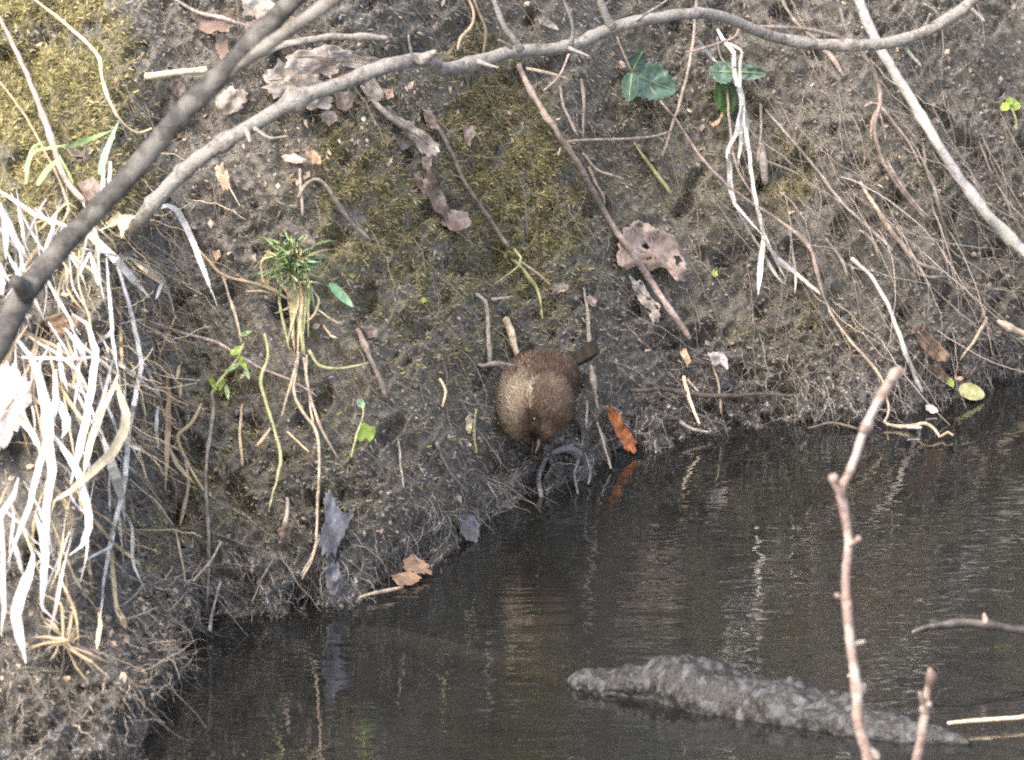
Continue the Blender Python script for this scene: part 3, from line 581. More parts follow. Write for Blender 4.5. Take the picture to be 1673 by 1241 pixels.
# ------------------------------------------------------------------ the half sunk log
def log():
    ctl = [(935, 1112, 14), (955, 1116, 24), (1000, 1126, 32), (1050, 1131, 50), (1110, 1136, 64), (1175, 1144, 60), (1250, 1156, 53), (1320, 1171, 46), (1400, 1187, 37), (1470, 1200, 25), (1540, 1207, 15), (1585, 1214, 5)]
    NR = 300; R = cr(ctl, NR); sides = 64; V, F = [], []
    for i, (px, py, r) in enumerate(R):
        c_ = at_z(px, py, 0.001); q0 = at_z(*R[max(i - 4, 0)][:2], 0.004); q1 = at_z(*R[min(i + 4, NR - 1)][:2], 0.004); tg = (q1 - q0).normalized()
        sd_ = Vector((tg.y, -tg.x, 0)).normalized(); rm = r * PX * 0.9
        for j in range(sides):
            a_ = 2 * math.pi * j / sides; p = c_ + (sd_ * math.cos(a_) * 1.3 + Vector((0, 0, 1)) * math.sin(a_)) * rm
            k = noise.noise(p * 24) * 0.008 + noise.noise(p * 60) * 0.004 + noise.noise(p * 140) * 0.0022 + noise.noise(Vector((p.x * 200, p.y * 160, p.z * 60))) * 0.0014 + noise.noise(p * 330) * 0.0022 + noise.noise(p * 800) * 0.0013
            ad = (a_ + math.pi) % (2 * math.pi) - math.pi; hollow = 0.02 * math.exp(-((px - 1075) / 62) ** 2) * math.exp(-((ad + 0.05) / 0.55) ** 2)
            V.append(p + (p - c_).normalized() * max(-0.7 * rm, (k * min(1, r / 40) - hollow)))
    for i in range(NR - 1):
        for j in range(sides): k = (j + 1) % sides; F.append((i * sides + j, i * sides + k, (i + 1) * sides + k, (i + 1) * sides + j))
    F += [tuple(range(sides))[::-1], tuple((NR - 1) * sides + j for j in range(sides))]
    tag(mesh_obj('log', V, F, 'log_bark', None, at_z(1120, 1118, 0)), 'rough wet grey log lying half sunk in the water', 'log')
log()

# ------------------------------------------------------------------ loose sticks, roots and stems on the bank
ST = 'stick'; RT = 'root'
for nm, lb, ct, pts, w, mt, lf in [
    ('stick', 'short straw coloured stick behind the dark branch top left', ST, [(238, 125), (285, 119), (338, 113)], 11, 'stem_bright', 0.008),
    ('stick', 'crooked pale broken stick lying on grey leaves under the side branch', ST, [(372, 103), (420, 90), (462, 74), (500, 65), (560, 60), (600, 61), (633, 63)], [9, 11, 13, 12, 11, 11], 'stem_grey', 0.024),
    ('stick', 'long brown stick leaning down past the holed pink leaf', ST, [(846, 106), (880, 170), (940, 262), (990, 350), (1050, 440), (1126, 552)], [10, 11, 11, 11, 11, 10], 'stem_pink', 0.014),
    ('stick', 'slender pale stick slanting down beside the central moss', ST, [(705, 190), (730, 235), (755, 290), (790, 345), (830, 402)], [6, 8, 7, 8, 7], 'stem_pink', 0.006),
    ('stick', 'thin straight grey stick on bare earth right of the green tuft', ST, [(584, 538), (605, 585), (632, 648)], [8, 8, 6], 'stem_pink', 0.006),
    ('stick', 'slim grey hooked stick left of the bird', ST, [(776, 480), (792, 492), (797, 530), (800, 595)], [6, 8, 8, 7], 'stem_grey', 0.008),
    ('stick', 'thick pale stub of wood just above the bird', ST, [(826, 520), (836, 548), (846, 585)], [14, 14, 9], 'stem_tan', 0.008),
    ('stick', 'small level pinkish stick touching the left of the bird', ST, [(786, 598), (812, 594), (842, 598)], [5, 6, 4], 'stem_pink', 0.01),
    ('stick', 'thin upright stem above the tail of the bird', ST, [(954, 470), (960, 515), (962, 562)], [4, 5, 5], 'stem_grey', 0.008),
    ('stick', 'thin pale stem just below the tail of the bird', ST, [(966, 598), (971, 635), (978, 672)], [6, 6, 4], 'stem_grey', 0.02),
    ('stick', 'thin upright stem between the bird and the orange leaf', ST, [(960, 655), (958, 700)], [4, 4], 'stem_grey', 0.02),
    ('twig', 'thin black twig lying level just above the right waterline', 'twig', [(1030, 638), (1080, 636), (1110, 641), (1180, 647), (1240, 644), (1296, 646)], [6, 8, 8, 8, 6, 4], 'stem_dark', 0.012),
    ('stick', 'short tan stick leaning against the level black twig', ST, [(1116, 614), (1126, 650), (1143, 692)], [6, 6, 4], 'stem_bright', 0.018),
    ('stick', 'tiny tan splinter beside the leaning stick above the waterline', ST, [(1123, 620), (1141, 640)], [4, 3], 'stem_tan', 0.016),
    ('stem', 'thin upright stem under the pale hanging leaf scrap', 'stem', [(1165, 598), (1174, 625), (1178, 675)], [3, 4, 4], 'stem_tan', 0.014),
    ('stick', 'short brown stick lying at the water under the reddish clod', ST, [(588, 975), (625, 966), (658, 959)], [4, 6, 6], 'stem_tan', 0.008),
    ('root', 'pale grooved stem bending down to the waterline right of centre', RT, [(1391, 422), (1420, 448), (1444, 485), (1464, 532), (1483, 583), (1506, 640)], [5, 7, 7, 7, 7, 5], 'bark_pale', 0.008),
    ('root', 'tan root slanting left of the pale branch on the right bank', RT, [(1405, 298), (1450, 369), (1494, 424), (1518, 464)], [5, 8, 8, 4], 'stem_tan', 0.006),
    ('root', 'grey forked root ending near the right edge curl', RT, [(1471, 397), (1490, 422), (1510, 434), (1536, 441)], [6, 7, 7, 4], 'stem_grey', 0.007),
    ('root', 'pale root curling into a hook near the right edge', RT, [(1488, 432), (1500, 447), (1520, 452), (1548, 453), (1562, 472), (1589, 471), (1606, 486), (1610, 505), (1600, 525)], [5, 6, 6, 6, 5, 5], 'stem_grey', 0.009),
    ('stick', 'thin tan stick propped by the brown leaf at right', ST, [(1613, 519), (1592, 556), (1568, 588)], [6, 5, 4], 'stem_tan', 0.012),
    ('stick', 'pale snapped stick at the right edge above the waterline', ST, [(1630, 524), (1650, 535), (1690, 552)], [6, 10, 9], 'stem_tan', 0.01),
    ('root', 'long thin grey root left of the drooping vine', RT, [(1250, 178), (1301, 237), (1345, 291), (1376, 332), (1417, 369), (1457, 408)], [3, 4, 5, 5, 5, 4], 'stem_grey', 0.005),
    ('root', 'wavy grey root under the pale branch on the right', RT, [(1508, 233), (1513, 271), (1528, 315), (1536, 345), (1552, 406)], [4, 5, 7, 5, 3], 'stem_grey', 0.006),
    ('root', 'short pale curved root above the bending pale stem', RT, [(1403, 375), (1423, 389), (1438, 424)], [4, 6, 4], 'stem_grey', 0.006),
    ('stick', 'short pinkish root end below the arched branch at right', ST, [(1346, 82), (1360, 95), (1378, 124)], [8, 9, 5], 'stem_pink', 0.006),
    ('root', 'thin root slanting behind the arched branch near the top right', RT, [(1275, -5), (1300, 36), (1334, 66)], [5, 6, 6], 'stem_grey', 0.006),
    ('root', 'faint mossy root low on the bank left of the pale stem', RT, [(1350, 390), (1375, 425), (1386, 455)], [4, 5, 3], 'stem_grey', 0.005),
    ('root', 'thin dark red root crossing the far right bank', RT, [(1600, 230), (1612, 262), (1622, 288)], [3, 4, 3], 'stem_pink', 0.005),
    ('root', 'slim grey root beside the right edge above the pale branch end', RT, [(1633, 305), (1645, 330), (1660, 365)], [3, 4, 3], 'stem_grey', 0.005),
    ('vine', 'long thin bramble vine slanting down from the bluish leaf', 'vine', [(1030, 95), (1036, 112), (1100, 190), (1150, 262), (1200, 312), (1280, 365), (1318, 398), (1332, 430), (1345, 485)], [4, 4, 5, 5, 5, 6, 6, 5], 'stem_pink', [0.03, 0.035, 0.02, 0.012]),
    ('vine', 'thin pink stem falling from the arched branch past the vine', 'vine', [(1137, -15), (1136, 30), (1133, 65), (1124, 115), (1105, 185), (1082, 254)], [4, 5, 5, 5, 5, 3], 'stem_pink', [0.05, 0.04, 0.012]),
    ('vine', 'thin level stem crossing from the leaning stick to the vine', 'vine', [(912, 252), (920, 238), (936, 230), (1000, 228), (1060, 224), (1095, 214)], [3, 4, 5, 4, 4, 3], 'stem_pink', 0.016),
    ('vine', 'thin red stem dropping from the paired leaves through the straw', 'vine', [(1187, 140), (1194, 220), (1204, 275), (1232, 320)], [4, 5, 4, 3], 'stem_pink', 0.018),
    ('vine', 'thin stem running under the straw down to the water twig', 'vine', [(1254, 400), (1274, 431), (1305, 451), (1345, 485), (1359, 515), (1389, 556), (1433, 607), (1446, 632)], [5, 5, 4, 4, 4, 5, 5, 3], 'stem_tan', 0.012),
    ('vine', 'pink tan stem arching right of the hanging straw', 'vine', [(1285, 372), (1308, 383), (1326, 410), (1335, 448), (1347, 488)], [5, 5, 5, 4], 'stem_pink', 0.016),
    ('root', 'forked thin pale root below the leafy heap at left', RT, [(490, 275), (492, 312), (494, 352)], [5, 6, 5], 'stem_pink', 0.006),
    ('root', 'bent grey root curving right beside the green tuft', RT, [(488, 322), (500, 300), (516, 292), (535, 306), (550, 330), (575, 365), (604, 391)], [5, 5, 6, 7, 8, 7, 5], 'stem_grey', 0.008),
    ('root', 'thick mossy root tip below the thin level stem', RT, [(1036, 232), (1060, 268), (1096, 316)], [3, 7, 7], 'stem_green', 0.006),
    ('root', 'slim root below the crossing of stick and level stem', RT, [(952, 250), (974, 276), (1000, 286), (1020, 292)], [4, 5, 5, 3], 'stem_tan', 0.006),
    ('root', 'thin kinked root right of the leaning brown stick', RT, [(962, 272), (974, 300), (985, 318), (986, 340)], [4, 4, 4, 3], 'stem_tan', 0.006),
    ('stem', 'looping pale tendril hanging above the arched branch', 'stem', [(748, 80), (752, 62), (768, 45), (774, 20), (762, -10)], [4, 5, 5, 5, 4], 'straw_dull', 0.012),
    ('stem', 'pale drooping tendril right of the loop above the branch', 'stem', [(788, 88), (793, 50), (782, 20), (770, -12)], [4, 5, 5, 4], 'straw_dull', 0.012),
    ('stem', 'upright thin stem below the branch right of the leaning stick', 'stem', [(950, 130), (954, 165), (953, 225)], [6, 5, 4], 'stem_pink', 0.008),
    ('stem', 'thin forked stem between the leaning stick and the tangle', 'stem', [(915, 140), (920, 175), (945, 222)], [5, 5, 4], 'stem_pink', 0.008),
    ('stem', 'short tan stem bridging the twigs right of the leaning stick', 'stem', [(860, 112), (892, 118), (930, 130)], [6, 6, 4], 'stem_tan', 0.012),
    ('stem', 'thin stem rising from the tangle to the arched branch', 'stem', [(888, 148), (915, 122), (930, 85)], [4, 4, 4], 'stem_pink', [0.012, 0.03]),
    ('root', 'thickest muddy root arching below the bill of the bird', RT, [(884, 812), (880, 780), (890, 748), (906, 738), (926, 733), (944, 744), (950, 758)], [9, 8, 9, 10, 9, 13, 7], 'root_mud', 0.001),
    ('root', 'muddy root strand falling from the right of the arch below the bird', RT, [(944, 750), (938, 775), (944, 806)], [6, 5, 3], 'root_mud', 0.005),
    ('root', 'muddy root stub poking left out of the arch below the bird', RT, [(920, 734), (938, 726), (956, 728)], [6, 5, 3], 'root_mud', 0.006),
    ('root', 'thin wet root strand right of the arch below the bird', RT, [(956, 740), (964, 768), (962, 790)], [3, 4, 3], 'root_mud', 0.006),
    ('root', 'thin grey root slanting into the water left of the orange leaf', RT, [(975, 690), (985, 720), (998, 765)], [4, 5, 4], 'stem_grey', 0.01),
    ('stem', 'wavy pale stem floating at the foot of the budded twig', 'stem', [(1447, 640), (1452, 672), (1446, 690), (1475, 697), (1510, 692), (1528, 702), (1536, 714), (1546, 705), (1557, 711)], [4, 4, 6, 5, 5, 4, 4], 'stem_tan', 0.01),
    ('stick', 'white splinter lying on the wavy stem at the waterline', ST, [(1482, 698), (1505, 698)], [5, 4], 'straw_white', 0.016),
    ('root', 'thin root with a hooked top right of the hanging straw', RT, [(1242, 170), (1243, 210), (1238, 265)], [3, 4, 3], 'stem_pink', 0.007),
    ('root', 'mossy frayed root lump right of the hanging straw', RT, [(1243, 235), (1247, 270), (1250, 300)], [11, 16, 9], 'stem_grey', 0.004),
    ('stick', 'small dark stick at the left of the wet shore', ST, [(1400, 700), (1360, 690), (1320, 700)], [4, 4, 3], 'stem_dark', 0.01),
    ('stick', 'short stick laid along the shore right of the orange leaf', ST, [(1110, 688), (1130, 700), (1160, 706)], [4, 5, 3], 'stem_grey', 0.01),
    ('stem', 'thin grey twig slanting through the top left moss', 'stem', [(-10, 10), (30, 90), (60, 160), (85, 230), (105, 290), (138, 330)], [5, 8, 9, 10, 11, 9], 'stem_pink', 0.02),
    ('stem', 'long golden grass stem curling over the top left moss', 'stem', [(45, -10), (90, 25), (140, 68), (162, 95), (168, 130), (180, 165), (200, 200), (225, 216), (248, 210)], [4, 5, 6, 6, 5, 5, 4, 3], 'straw_cream', 0.02),
    ('stem', 'thin pale stem left of the grey twig in the moss', 'stem', [(-5, 128), (35, 180), (70, 240), (95, 290), (115, 345)], [4, 4, 4, 4], 'straw_dull', 0.014),
    ('stick', 'thin stick poking up through the leaves at the top left', ST, [(280, -5), (320, 18), (360, 28), (400, 40)], [5, 6, 6, 5], 'stem_grey', 0.03),
    ('stem', 'fine stem under the arched branch crossing the leafy heap', 'stem', [(590, 140), (625, 180), (655, 205), (690, 225)], [6, 9, 8, 4], 'leaf_grey', 0.012),
    ('root', 'dark root running down from the mossy middle of the bank', RT, [(800, 470), (850, 430), (838, 405)], [0.6, 4, 5], 'stem_green', 0.006),
    ('root', 'green grey root fork above the bird', RT, [(840, 425), (862, 450), (880, 480), (886, 520)], [4, 6, 5, 3], 'stem_green', 0.006),
    ('root', 'thin tan root bending to the small pink leaf above the bird', RT, [(846, 425), (875, 445), (898, 465)], [4, 4, 3], 'stem_tan', 0.008),
    ('stick', 'tiny pale match like stick left of the root fork', ST, [(803, 489), (820, 487), (840, 484)], [8, 4, 3], 'stem_grey', 0.008),
    ('stem', 'thin curved grass stem left of the bird', 'stem', [(718, 618), (728, 640), (722, 664)], [3, 5, 4], 'straw_dull', 0.006),
    ('stem', 'thin stem with a tiny bud below the bird at left', 'stem', [(777, 668), (774, 705), (778, 738)], [3, 4, 5], 'stem_green', 0.008),
    ('root', 'thin vertical root down from the two lobed leaf', RT, [(650, 720), (655, 760), (660, 795)], [3, 4, 3], 'stem_grey', 0.006),
    ('root', 'pale root slanting to the water left of the bird', RT, [(714, 722), (722, 745), (738, 775), (765, 805)], [9, 8, 6, 4], 'root_mud', 0.006),
    ('stem', 'thin fallen stem in front of the left bank foot', 'stem', [(492, 940), (512, 905), (520, 880)], [3, 4, 4], 'stem_tan', 0.01),
    ('stem', 'thin grey stem leaning over the left waterline', 'stem', [(412, 985), (425, 950), (452, 905)], [3, 4, 3], 'stem_grey', 0.012),
    ('stem', 'grey straw standing out of the water at the left shore', 'stem', [(341, 1030), (348, 995), (360, 950)], [5, 5, 3], 'stem_grey', 0.02),
    ('stem', 'slanting thin straw above the left shore', 'stem', [(316, 948), (345, 915), (362, 885)], [4, 4, 3], 'stem_tan', 0.02),
    ('stem', 'brown root strand dangling left of the shore straw', 'stem', [(288, 870), (296, 910), (302, 950)], [4, 4, 3], 'stem_tan', 0.02),
]:
    stick(nm, lb, ct, pts, w, mt, lift=lf, rough=0.35 if mt == 'root_mud' else 0.24, knots=0.4)

# ------------------------------------------------------------------ dead leaves
LF = 'leaf'
for lb, outl, mt, kw in [
    ('curled grey brown dead leaf at the very top left', [(312, 20), (330, 30), (352, 20), (385, 14), (388, 38), (372, 50), (345, 54), (322, 46)], 'leaf_pink', dict(lift=0.022, curl=0.5, fold=10, rib=[(318, 20), (350, 26), (396, 38)])),
    ('grey leaf scrap hanging under the curled leaf top left', [(352, 52), (372, 56), (374, 84), (362, 98), (352, 80)], 'leaf_pink', dict(lift=0.014)),
    ('pale grey leaf half hidden between the two dark branches', [(395, -8), (440, -10), (452, 18), (425, 32), (398, 22)], 'leaf_grey', dict(lift=0.03, curl=0.3)),
    ('small orange tan leaf scrap between the dark branches', [(430, 50), (446, 44), (458, 54), (452, 68), (434, 68)], 'leaf_tan', dict(lift=0.034)),
    ('yellowish pale leaf tip above the orange tan scrap', [(445, 32), (470, 20), (486, 34), (470, 46), (452, 44)], 'straw_cream', dict(lift=0.034)),
    ('large pale grey dead leaf under the crooked broken stick', [(470, 90), (505, 78), (548, 74), (585, 88), (612, 100), (585, 112), (556, 108), (540, 128), (520, 118), (492, 122), (468, 110)], 'leaf_grey', dict(lift=0.02, curl=0.25, fold=15, rib=[(478, 92), (530, 92), (600, 104)])),
    ('wide grey lobed leaf hanging above the arched branch', [(432, 118), (458, 100), (494, 118), (520, 122), (536, 138), (528, 160), (505, 150), (478, 152), (450, 160), (434, 142)], 'leaf_grey', dict(lift=0.016, curl=0.2, rib=[(440, 130), (480, 132), (530, 150)])),
    ('pale oak like leaf lobe below the arched branch left of centre', [(500, 160), (530, 150), (545, 162), (540, 178), (520, 176), (505, 180), (496, 170)], 'leaf_grey', dict(lift=0.016)),
    ('brown leaf crumb below the lobed pale leaf', [(524, 182), (546, 180), (552, 196), (538, 206), (526, 198)], 'leaf_pink', dict(lift=0.01)),
    ('dark curled leaf under the crooked stick', [(536, 106), (566, 104), (570, 122), (548, 130), (534, 120)], 'leaf_brown', dict(lift=0.012)),
    ('small upturned grey leaf left of the arched branch', [(430, 112), (440, 120), (454, 122), (448, 128), (434, 126)], 'leaf_pale', dict(lift=0.024)),
    ('long folded grey leaf lying down the slope below the arched branch', [(632, 170), (652, 190), (680, 205), (708, 228), (720, 244), (704, 258), (690, 252), (676, 232), (660, 215), (640, 196)], 'leaf_grey', dict(lift=0.014, curl=0.35, fold=45, rib=[(636, 176), (665, 205), (712, 244)])),
    ('small square grey leaf scrap beside the long folded leaf', [(648, 222), (668, 218), (676, 236), (660, 246), (648, 236)], 'leaf_grey', dict(lift=0.01)),
    ('pale shred of leaf under the folded leaf', [(688, 256), (706, 254), (704, 272), (692, 276)], 'leaf_pink', dict(lift=0.01)),
    ('long pinkish strip of bark lying on the slope above the moss', [(690, 285), (704, 280), (716, 300), (730, 328), (738, 350), (724, 356), (706, 336), (694, 312)], 'leaf_pink', dict(lift=0.008, curl=0.4, fold=60)),
    ('short pinkish bark strip beside the longer strip', [(674, 282), (684, 280), (700, 308), (694, 318), (682, 304)], 'leaf_pink', dict(lift=0.007)),
    ('brownish crumbled leaf below the bark strips', [(720, 348), (744, 340), (766, 350), (770, 368), (745, 380), (726, 368)], 'leaf_pink', dict(lift=0.006, crumple=0.2)),
    ('rounded cream scrap right of the arched branch leaves', [(628, 146), (642, 144), (644, 158), (632, 164)], 'leaf_tan', dict(lift=0.012)),
    ('pink ragged leaf hanging above the central moss', [(756, 208), (772, 204), (778, 218), (770, 228), (768, 242), (760, 232)], 'leaf_pink', dict(lift=0.008)),
    ('small tan oblong husk on bare earth left of centre', [(498, 244), (510, 240), (524, 256), (524, 268), (512, 268), (502, 256)], 'leaf_tan', dict(lift=0.008, curl=0.5)),
    ('torn grey leaf scrap beside the tan husk', [(460, 254), (480, 250), (500, 262), (486, 268), (466, 264)], 'leaf_grey', dict(lift=0.007)),
    ('tan pointed leaf on bare earth right of the dark branch', [(350, 272), (364, 266), (374, 286), (376, 308), (366, 310), (354, 290)], 'leaf_tan', dict(lift=0.01, rib=[(354, 272), (366, 290), (392, 336)])),
    ('pinkish leaf lying across the top of the green tuft', [(462, 362), (490, 368), (512, 388), (528, 424), (514, 422), (496, 404), (478, 384)], 'leaf_pink', dict(lift=0.02, curl=0.2)),
    ('faint grey leaf scrap left of the green tuft', [(404, 410), (418, 414), (420, 428), (408, 424)], 'leaf_pink', dict(lift=0.006)),
    ('small orange brown scrap on earth under the white bent blade', [(346, 410), (358, 408), (362, 418), (352, 426)], 'leaf_tan', dict(lift=0.006)),
    ('mauve dead leaf tip under the mint green leaf', [(590, 534), (602, 528), (618, 540), (616, 552), (602, 550)], 'leaf_pink', dict(lift=0.008)),
    ('large pink brown holed leaf under the leaning stick', [(1010, 400), (1018, 376), (1040, 360), (1060, 366), (1080, 374), (1104, 386), (1112, 410), (1120, 430), (1118, 456), (1106, 460), (1100, 442), (1078, 436), (1062, 444), (1046, 432), (1024, 440), (1008, 430)], 'leaf_pink', dict(lift=0.012, curl=0.15, crumple=0.16, holes=1, fold=70, ragged=0.07, rib=[(1030, 366), (1060, 400), (1110, 440)], ribmat='stem_pink')),
    ('grey shredded leaf hanging below the holed pink leaf', [(1032, 456), (1050, 462), (1062, 484), (1080, 502), (1078, 520), (1068, 530), (1060, 514), (1048, 496), (1036, 478)], 'leaf_grey', dict(lift=0.008, crumple=0.18, holes=1)),
    ('small pink leaf at the end of the thin root above the bird', [(897, 468), (914, 462), (930, 466), (928, 474), (912, 478), (902, 478)], 'leaf_pink', dict(lift=0.01)),
    ('small grey curled leaf above the tail of the bird', [(954, 484), (966, 482), (975, 492), (972, 502), (960, 496)], 'leaf_pink', dict(lift=0.008, curl=0.4)),
    ('pale yellowish leaf scrap hanging above the black twig', [(1158, 576), (1176, 574), (1190, 582), (1188, 604), (1178, 594), (1166, 598)], 'leaf_pale', dict(lift=0.014, curl=0.4)),
    ('tiny tan leaf flake below the end of the leaning stick', [(1110, 574), (1120, 568), (1130, 590), (1124, 600)], 'leaf_tan', dict(lift=0.01)),
    ('bright orange dead leaf standing at the water edge', [(990, 664), (1000, 662), (1014, 676), (1018, 692), (1028, 704), (1040, 722), (1036, 738), (1020, 734), (1010, 712), (998, 690)], 'leaf_orange', dict(lift=0.014, curl=0.5, fold=55, rib=[(992, 664), (1012, 696), (1034, 734)], ribmat='leaf_orange')),
    ('brown torn leaf lying above the yellow green leaf at right', [(1494, 538), (1512, 534), (1530, 552), (1552, 582), (1546, 594), (1524, 586), (1506, 566)], 'leaf_brown', dict(lift=0.01, rib=[(1500, 542), (1522, 566), (1546, 590)])),
    ('tan bark flake below the brown torn leaf', [(1520, 596), (1534, 596), (1552, 616), (1546, 624), (1530, 614)], 'leaf_brown', dict(lift=0.012)),
    ('tiny pink leaf scrap on the yellow green leaf', [(1560, 614), (1574, 616), (1572, 622), (1562, 620)], 'leaf_tan', dict(lift=0.018)),
    ('small white scrap floating right of the budded twig top', [(1512, 660), (1524, 662), (1534, 670), (1526, 676), (1514, 670)], 'leaf_pale', dict(lift=0.012)),
    ('pale leaf torn at the tip of the budded twig', [(1464, 604), (1482, 600), (1476, 612), (1468, 618)], 'leaf_grey', dict(lift=0.01)),
    ('tan papery husk left of the bird', [(760, 684), (768, 676), (774, 686), (768, 708), (762, 706)], 'straw_cream', dict(lift=0.008)),
    ('bluish grey wet leaf plastered on the lower left bank', [(528, 815), (540, 800), (552, 828), (576, 842), (570, 862), (558, 880), (548, 906), (526, 908), (520, 880), (532, 850)], 'leaf_wet_blue', dict(lift=0.008, curl=0.05, crumple=0.08)),
    ('bluish wet leaf stuck at the waterline left of the bird', [(752, 838), (768, 836), (784, 856), (780, 884), (762, 880), (750, 862)], 'leaf_wet_blue', dict(lift=0.006, curl=0.05)),
    ('bluish grey wet leaf lower down under the plastered leaf', [(530, 924), (552, 918), (560, 948), (548, 980), (532, 966)], 'leaf_wet_blue', dict(lift=0.006, curl=0.05)),
    ('reddish brown folded leaf at the waterline left of centre', [(660, 912), (676, 906), (700, 922), (708, 938), (684, 938), (660, 930)], 'leaf_brown', dict(lift=0.016, curl=0.5, fold=30)),
    ('dark red leaf tip under the folded leaf at the waterline', [(640, 940), (668, 932), (690, 944), (672, 956), (648, 954)], 'leaf_brown', dict(lift=0.01)),
    ('mauve leaf scrap among roots low on the left bank', [(452, 868), (468, 850), (482, 856), (472, 874), (458, 882)], 'leaf_pink', dict(lift=0.012)),
    ('big white pink curled leaf at the left edge below the branch', [(-30, 600), (0, 588), (28, 600), (50, 625), (56, 655), (40, 670), (48, 692), (22, 705), (14, 730), (-10, 745), (-40, 740)], 'leaf_pale', dict(lift=0.02, curl=0.25, crumple=0.14, rib=[(40, 632), (15, 660), (-25, 720)], ribmat='leaf_pink')),
    ('pale peeling leaf scrap at the left edge above the branch', [(-30, 420), (2, 430), (10, 452), (4, 478), (-30, 480)], 'leaf_pale', dict(lift=0.1)),
    ('white papery leaf behind the dark branch at left', [(18, 462), (40, 450), (52, 462), (40, 480), (24, 476)], 'leaf_pale', dict(lift=0.08)),
    ('dark brown curled leaf under the dark branch at left', [(72, 520), (100, 510), (124, 516), (128, 532), (104, 545), (82, 545)], 'leaf_brown', dict(lift=0.01)),
    ('pinkish leaf half buried where grey twig meets the straw', [(128, 300), (150, 288), (164, 300), (160, 326), (142, 330)], 'leaf_pink', dict(lift=0.016)),
    ('yellowish leaf bending over the grey branch at left', [(172, 364), (192, 346), (214, 352), (208, 372), (198, 388), (192, 362), (180, 372)], 'straw_cream', dict(Y=-0.68)),
    ('pale oblong leaf above the arched branch right of its knot', [(876, 26), (892, 28), (908, 40), (912, 48), (898, 46), (882, 38)], 'leaf_grey', dict(lift=0.012)),
    ('small tan leaf hanging left of the dark green leaf', [(1160, 202), (1172, 196), (1180, 182), (1182, 188), (1174, 202), (1164, 206)], 'leaf_tan', dict(lift=0.014)),
]:
    leaf('dead_leaf', lb, LF, outl, mt, **{'crumple': 0.2, 'ragged': 0.18, **kw})

# ------------------------------------------------------------------ living leaves
def plant(name, label, cat, base, lift): 
    t = hit(*base) - lift; return empty(name, CAM + ray(*base) * t, label, cat)
# more of the leafy heap caught behind the branches
for lb, outl, mt, kw in [
    ('broad pale grey leaf showing between crooked stick and arched branch', [(545, 86), (580, 82), (618, 96), (640, 108), (610, 118), (580, 124), (552, 112)], 'leaf_grey', dict(lift=0.016, rib=[(550, 98), (590, 100), (630, 108)])),
    ('grey leaf spread left under the side branch fork', [(352, 150), (380, 140), (405, 152), (398, 176), (372, 190), (354, 176)], 'leaf_grey', dict(lift=0.012)),
    ('pale crinkled leaf below the side branch near the fork', [(470, 122), (496, 130), (512, 152), (490, 166), (462, 160), (452, 142)], 'leaf_grey', dict(lift=0.022, rib=[(466, 130), (486, 144), (506, 158)])),
    ('brown leaf below the arched branch beside the pale lobe', [(548, 150), (572, 146), (580, 166), (566, 184), (550, 174)], 'leaf_pink', dict(lift=0.01)),
    ('grey twisted leaf under the branch knot', [(590, 128), (612, 126), (628, 150), (620, 168), (600, 156)], 'leaf_grey', dict(lift=0.012)),
    ('mottled brown leaf high in the top left gap', [(400, 36), (424, 30), (432, 50), (420, 66), (402, 58)], 'leaf_pink', dict(lift=0.024)),
    ('tan leaf scrap under the straw coloured stick', [(280, 132), (298, 130), (304, 150), (290, 160), (280, 148)], 'leaf_pink', dict(lift=0.008)),
    ('grey brown leaf half buried right of the folded leaf', [(690, 176), (706, 182), (718, 210), (706, 212), (694, 196)], 'leaf_pink', dict(lift=0.008)),
]:
    leaf('dead_leaf', lb, LF, outl, mt, **{'crumple': 0.2, 'ragged': 0.18, **kw})
p = plant('bramble_sprig', 'bluish green bramble leaf of three leaflets left of the thin vine', 'bramble', (1040, 100), 0.03)
for o_, rb in ((leaf_shape(1066, 134, 84, 60, 20, .07, .6, 48), [(1030, 120), (1066, 134), (1100, 147)]), (leaf_shape(1030, 142, 50, 28, 95, .07, .6, 36), [(1033, 120), (1030, 142), (1028, 164)]), (leaf_shape(1040, 102, 44, 30, -60, .07, .6, 36), [(1032, 118), (1040, 102), (1050, 84)])):
    leaf('leaflet', None, None, o_, 'leaf_ivy', lift=0.035, curl=0.2, crumple=0.16, parent=p, rib=rb, ribmat='grass_green')
stick('stalk', None, None, [(1034, 118), (1022, 95), (1008, 60)], [3, 4, 4], 'stem_pink', lift=0.033, parent=p)
p = plant('bramble_sprig', 'grey green pair of bramble leaves behind the hanging straw', 'bramble', (1198, 118), 0.03)
for o_, rb in ((leaf_shape(1180, 117, 44, 38, 185, .07, .6, 36), [(1200, 118), (1180, 117), (1160, 116)]), (leaf_shape(1224, 118, 56, 26, 5, .07, .6, 36), [(1200, 117), (1224, 118), (1248, 120)])):
    leaf('leaflet', None, None, o_, 'leaf_ivy', lift=0.03, curl=0.2, crumple=0.16, parent=p, rib=rb, ribmat='grass_green')
leaf('leaflet', 'dark green lower leaflet', None, leaf_shape(1186, 158, 62, 38, 80, .05), 'leaf_darkgreen', lift=0.014, curl=0.15, parent=p)
stick('stalk', None, None, [(1200, 118), (1176, 90), (1172, 60)], [3, 3, 3], 'stem_grey', lift=0.032, parent=p)
p = plant('clover', 'bright green clover sprig near the right edge', 'clover', (1652, 180), 0.012)
for o_ in (leaf_shape(1658, 172, 20, 18, 10), leaf_shape(1642, 174, 16, 14, 150), leaf_shape(1650, 164, 14, 12, 260)): leaf('leaflet', None, None, o_, 'leaf_lime', lift=0.014, parent=p)
stick('stalk', None, None, [(1652, 176), (1660, 195), (1660, 212)], [2, 3, 3], 'stem_green', lift=0.012, parent=p)
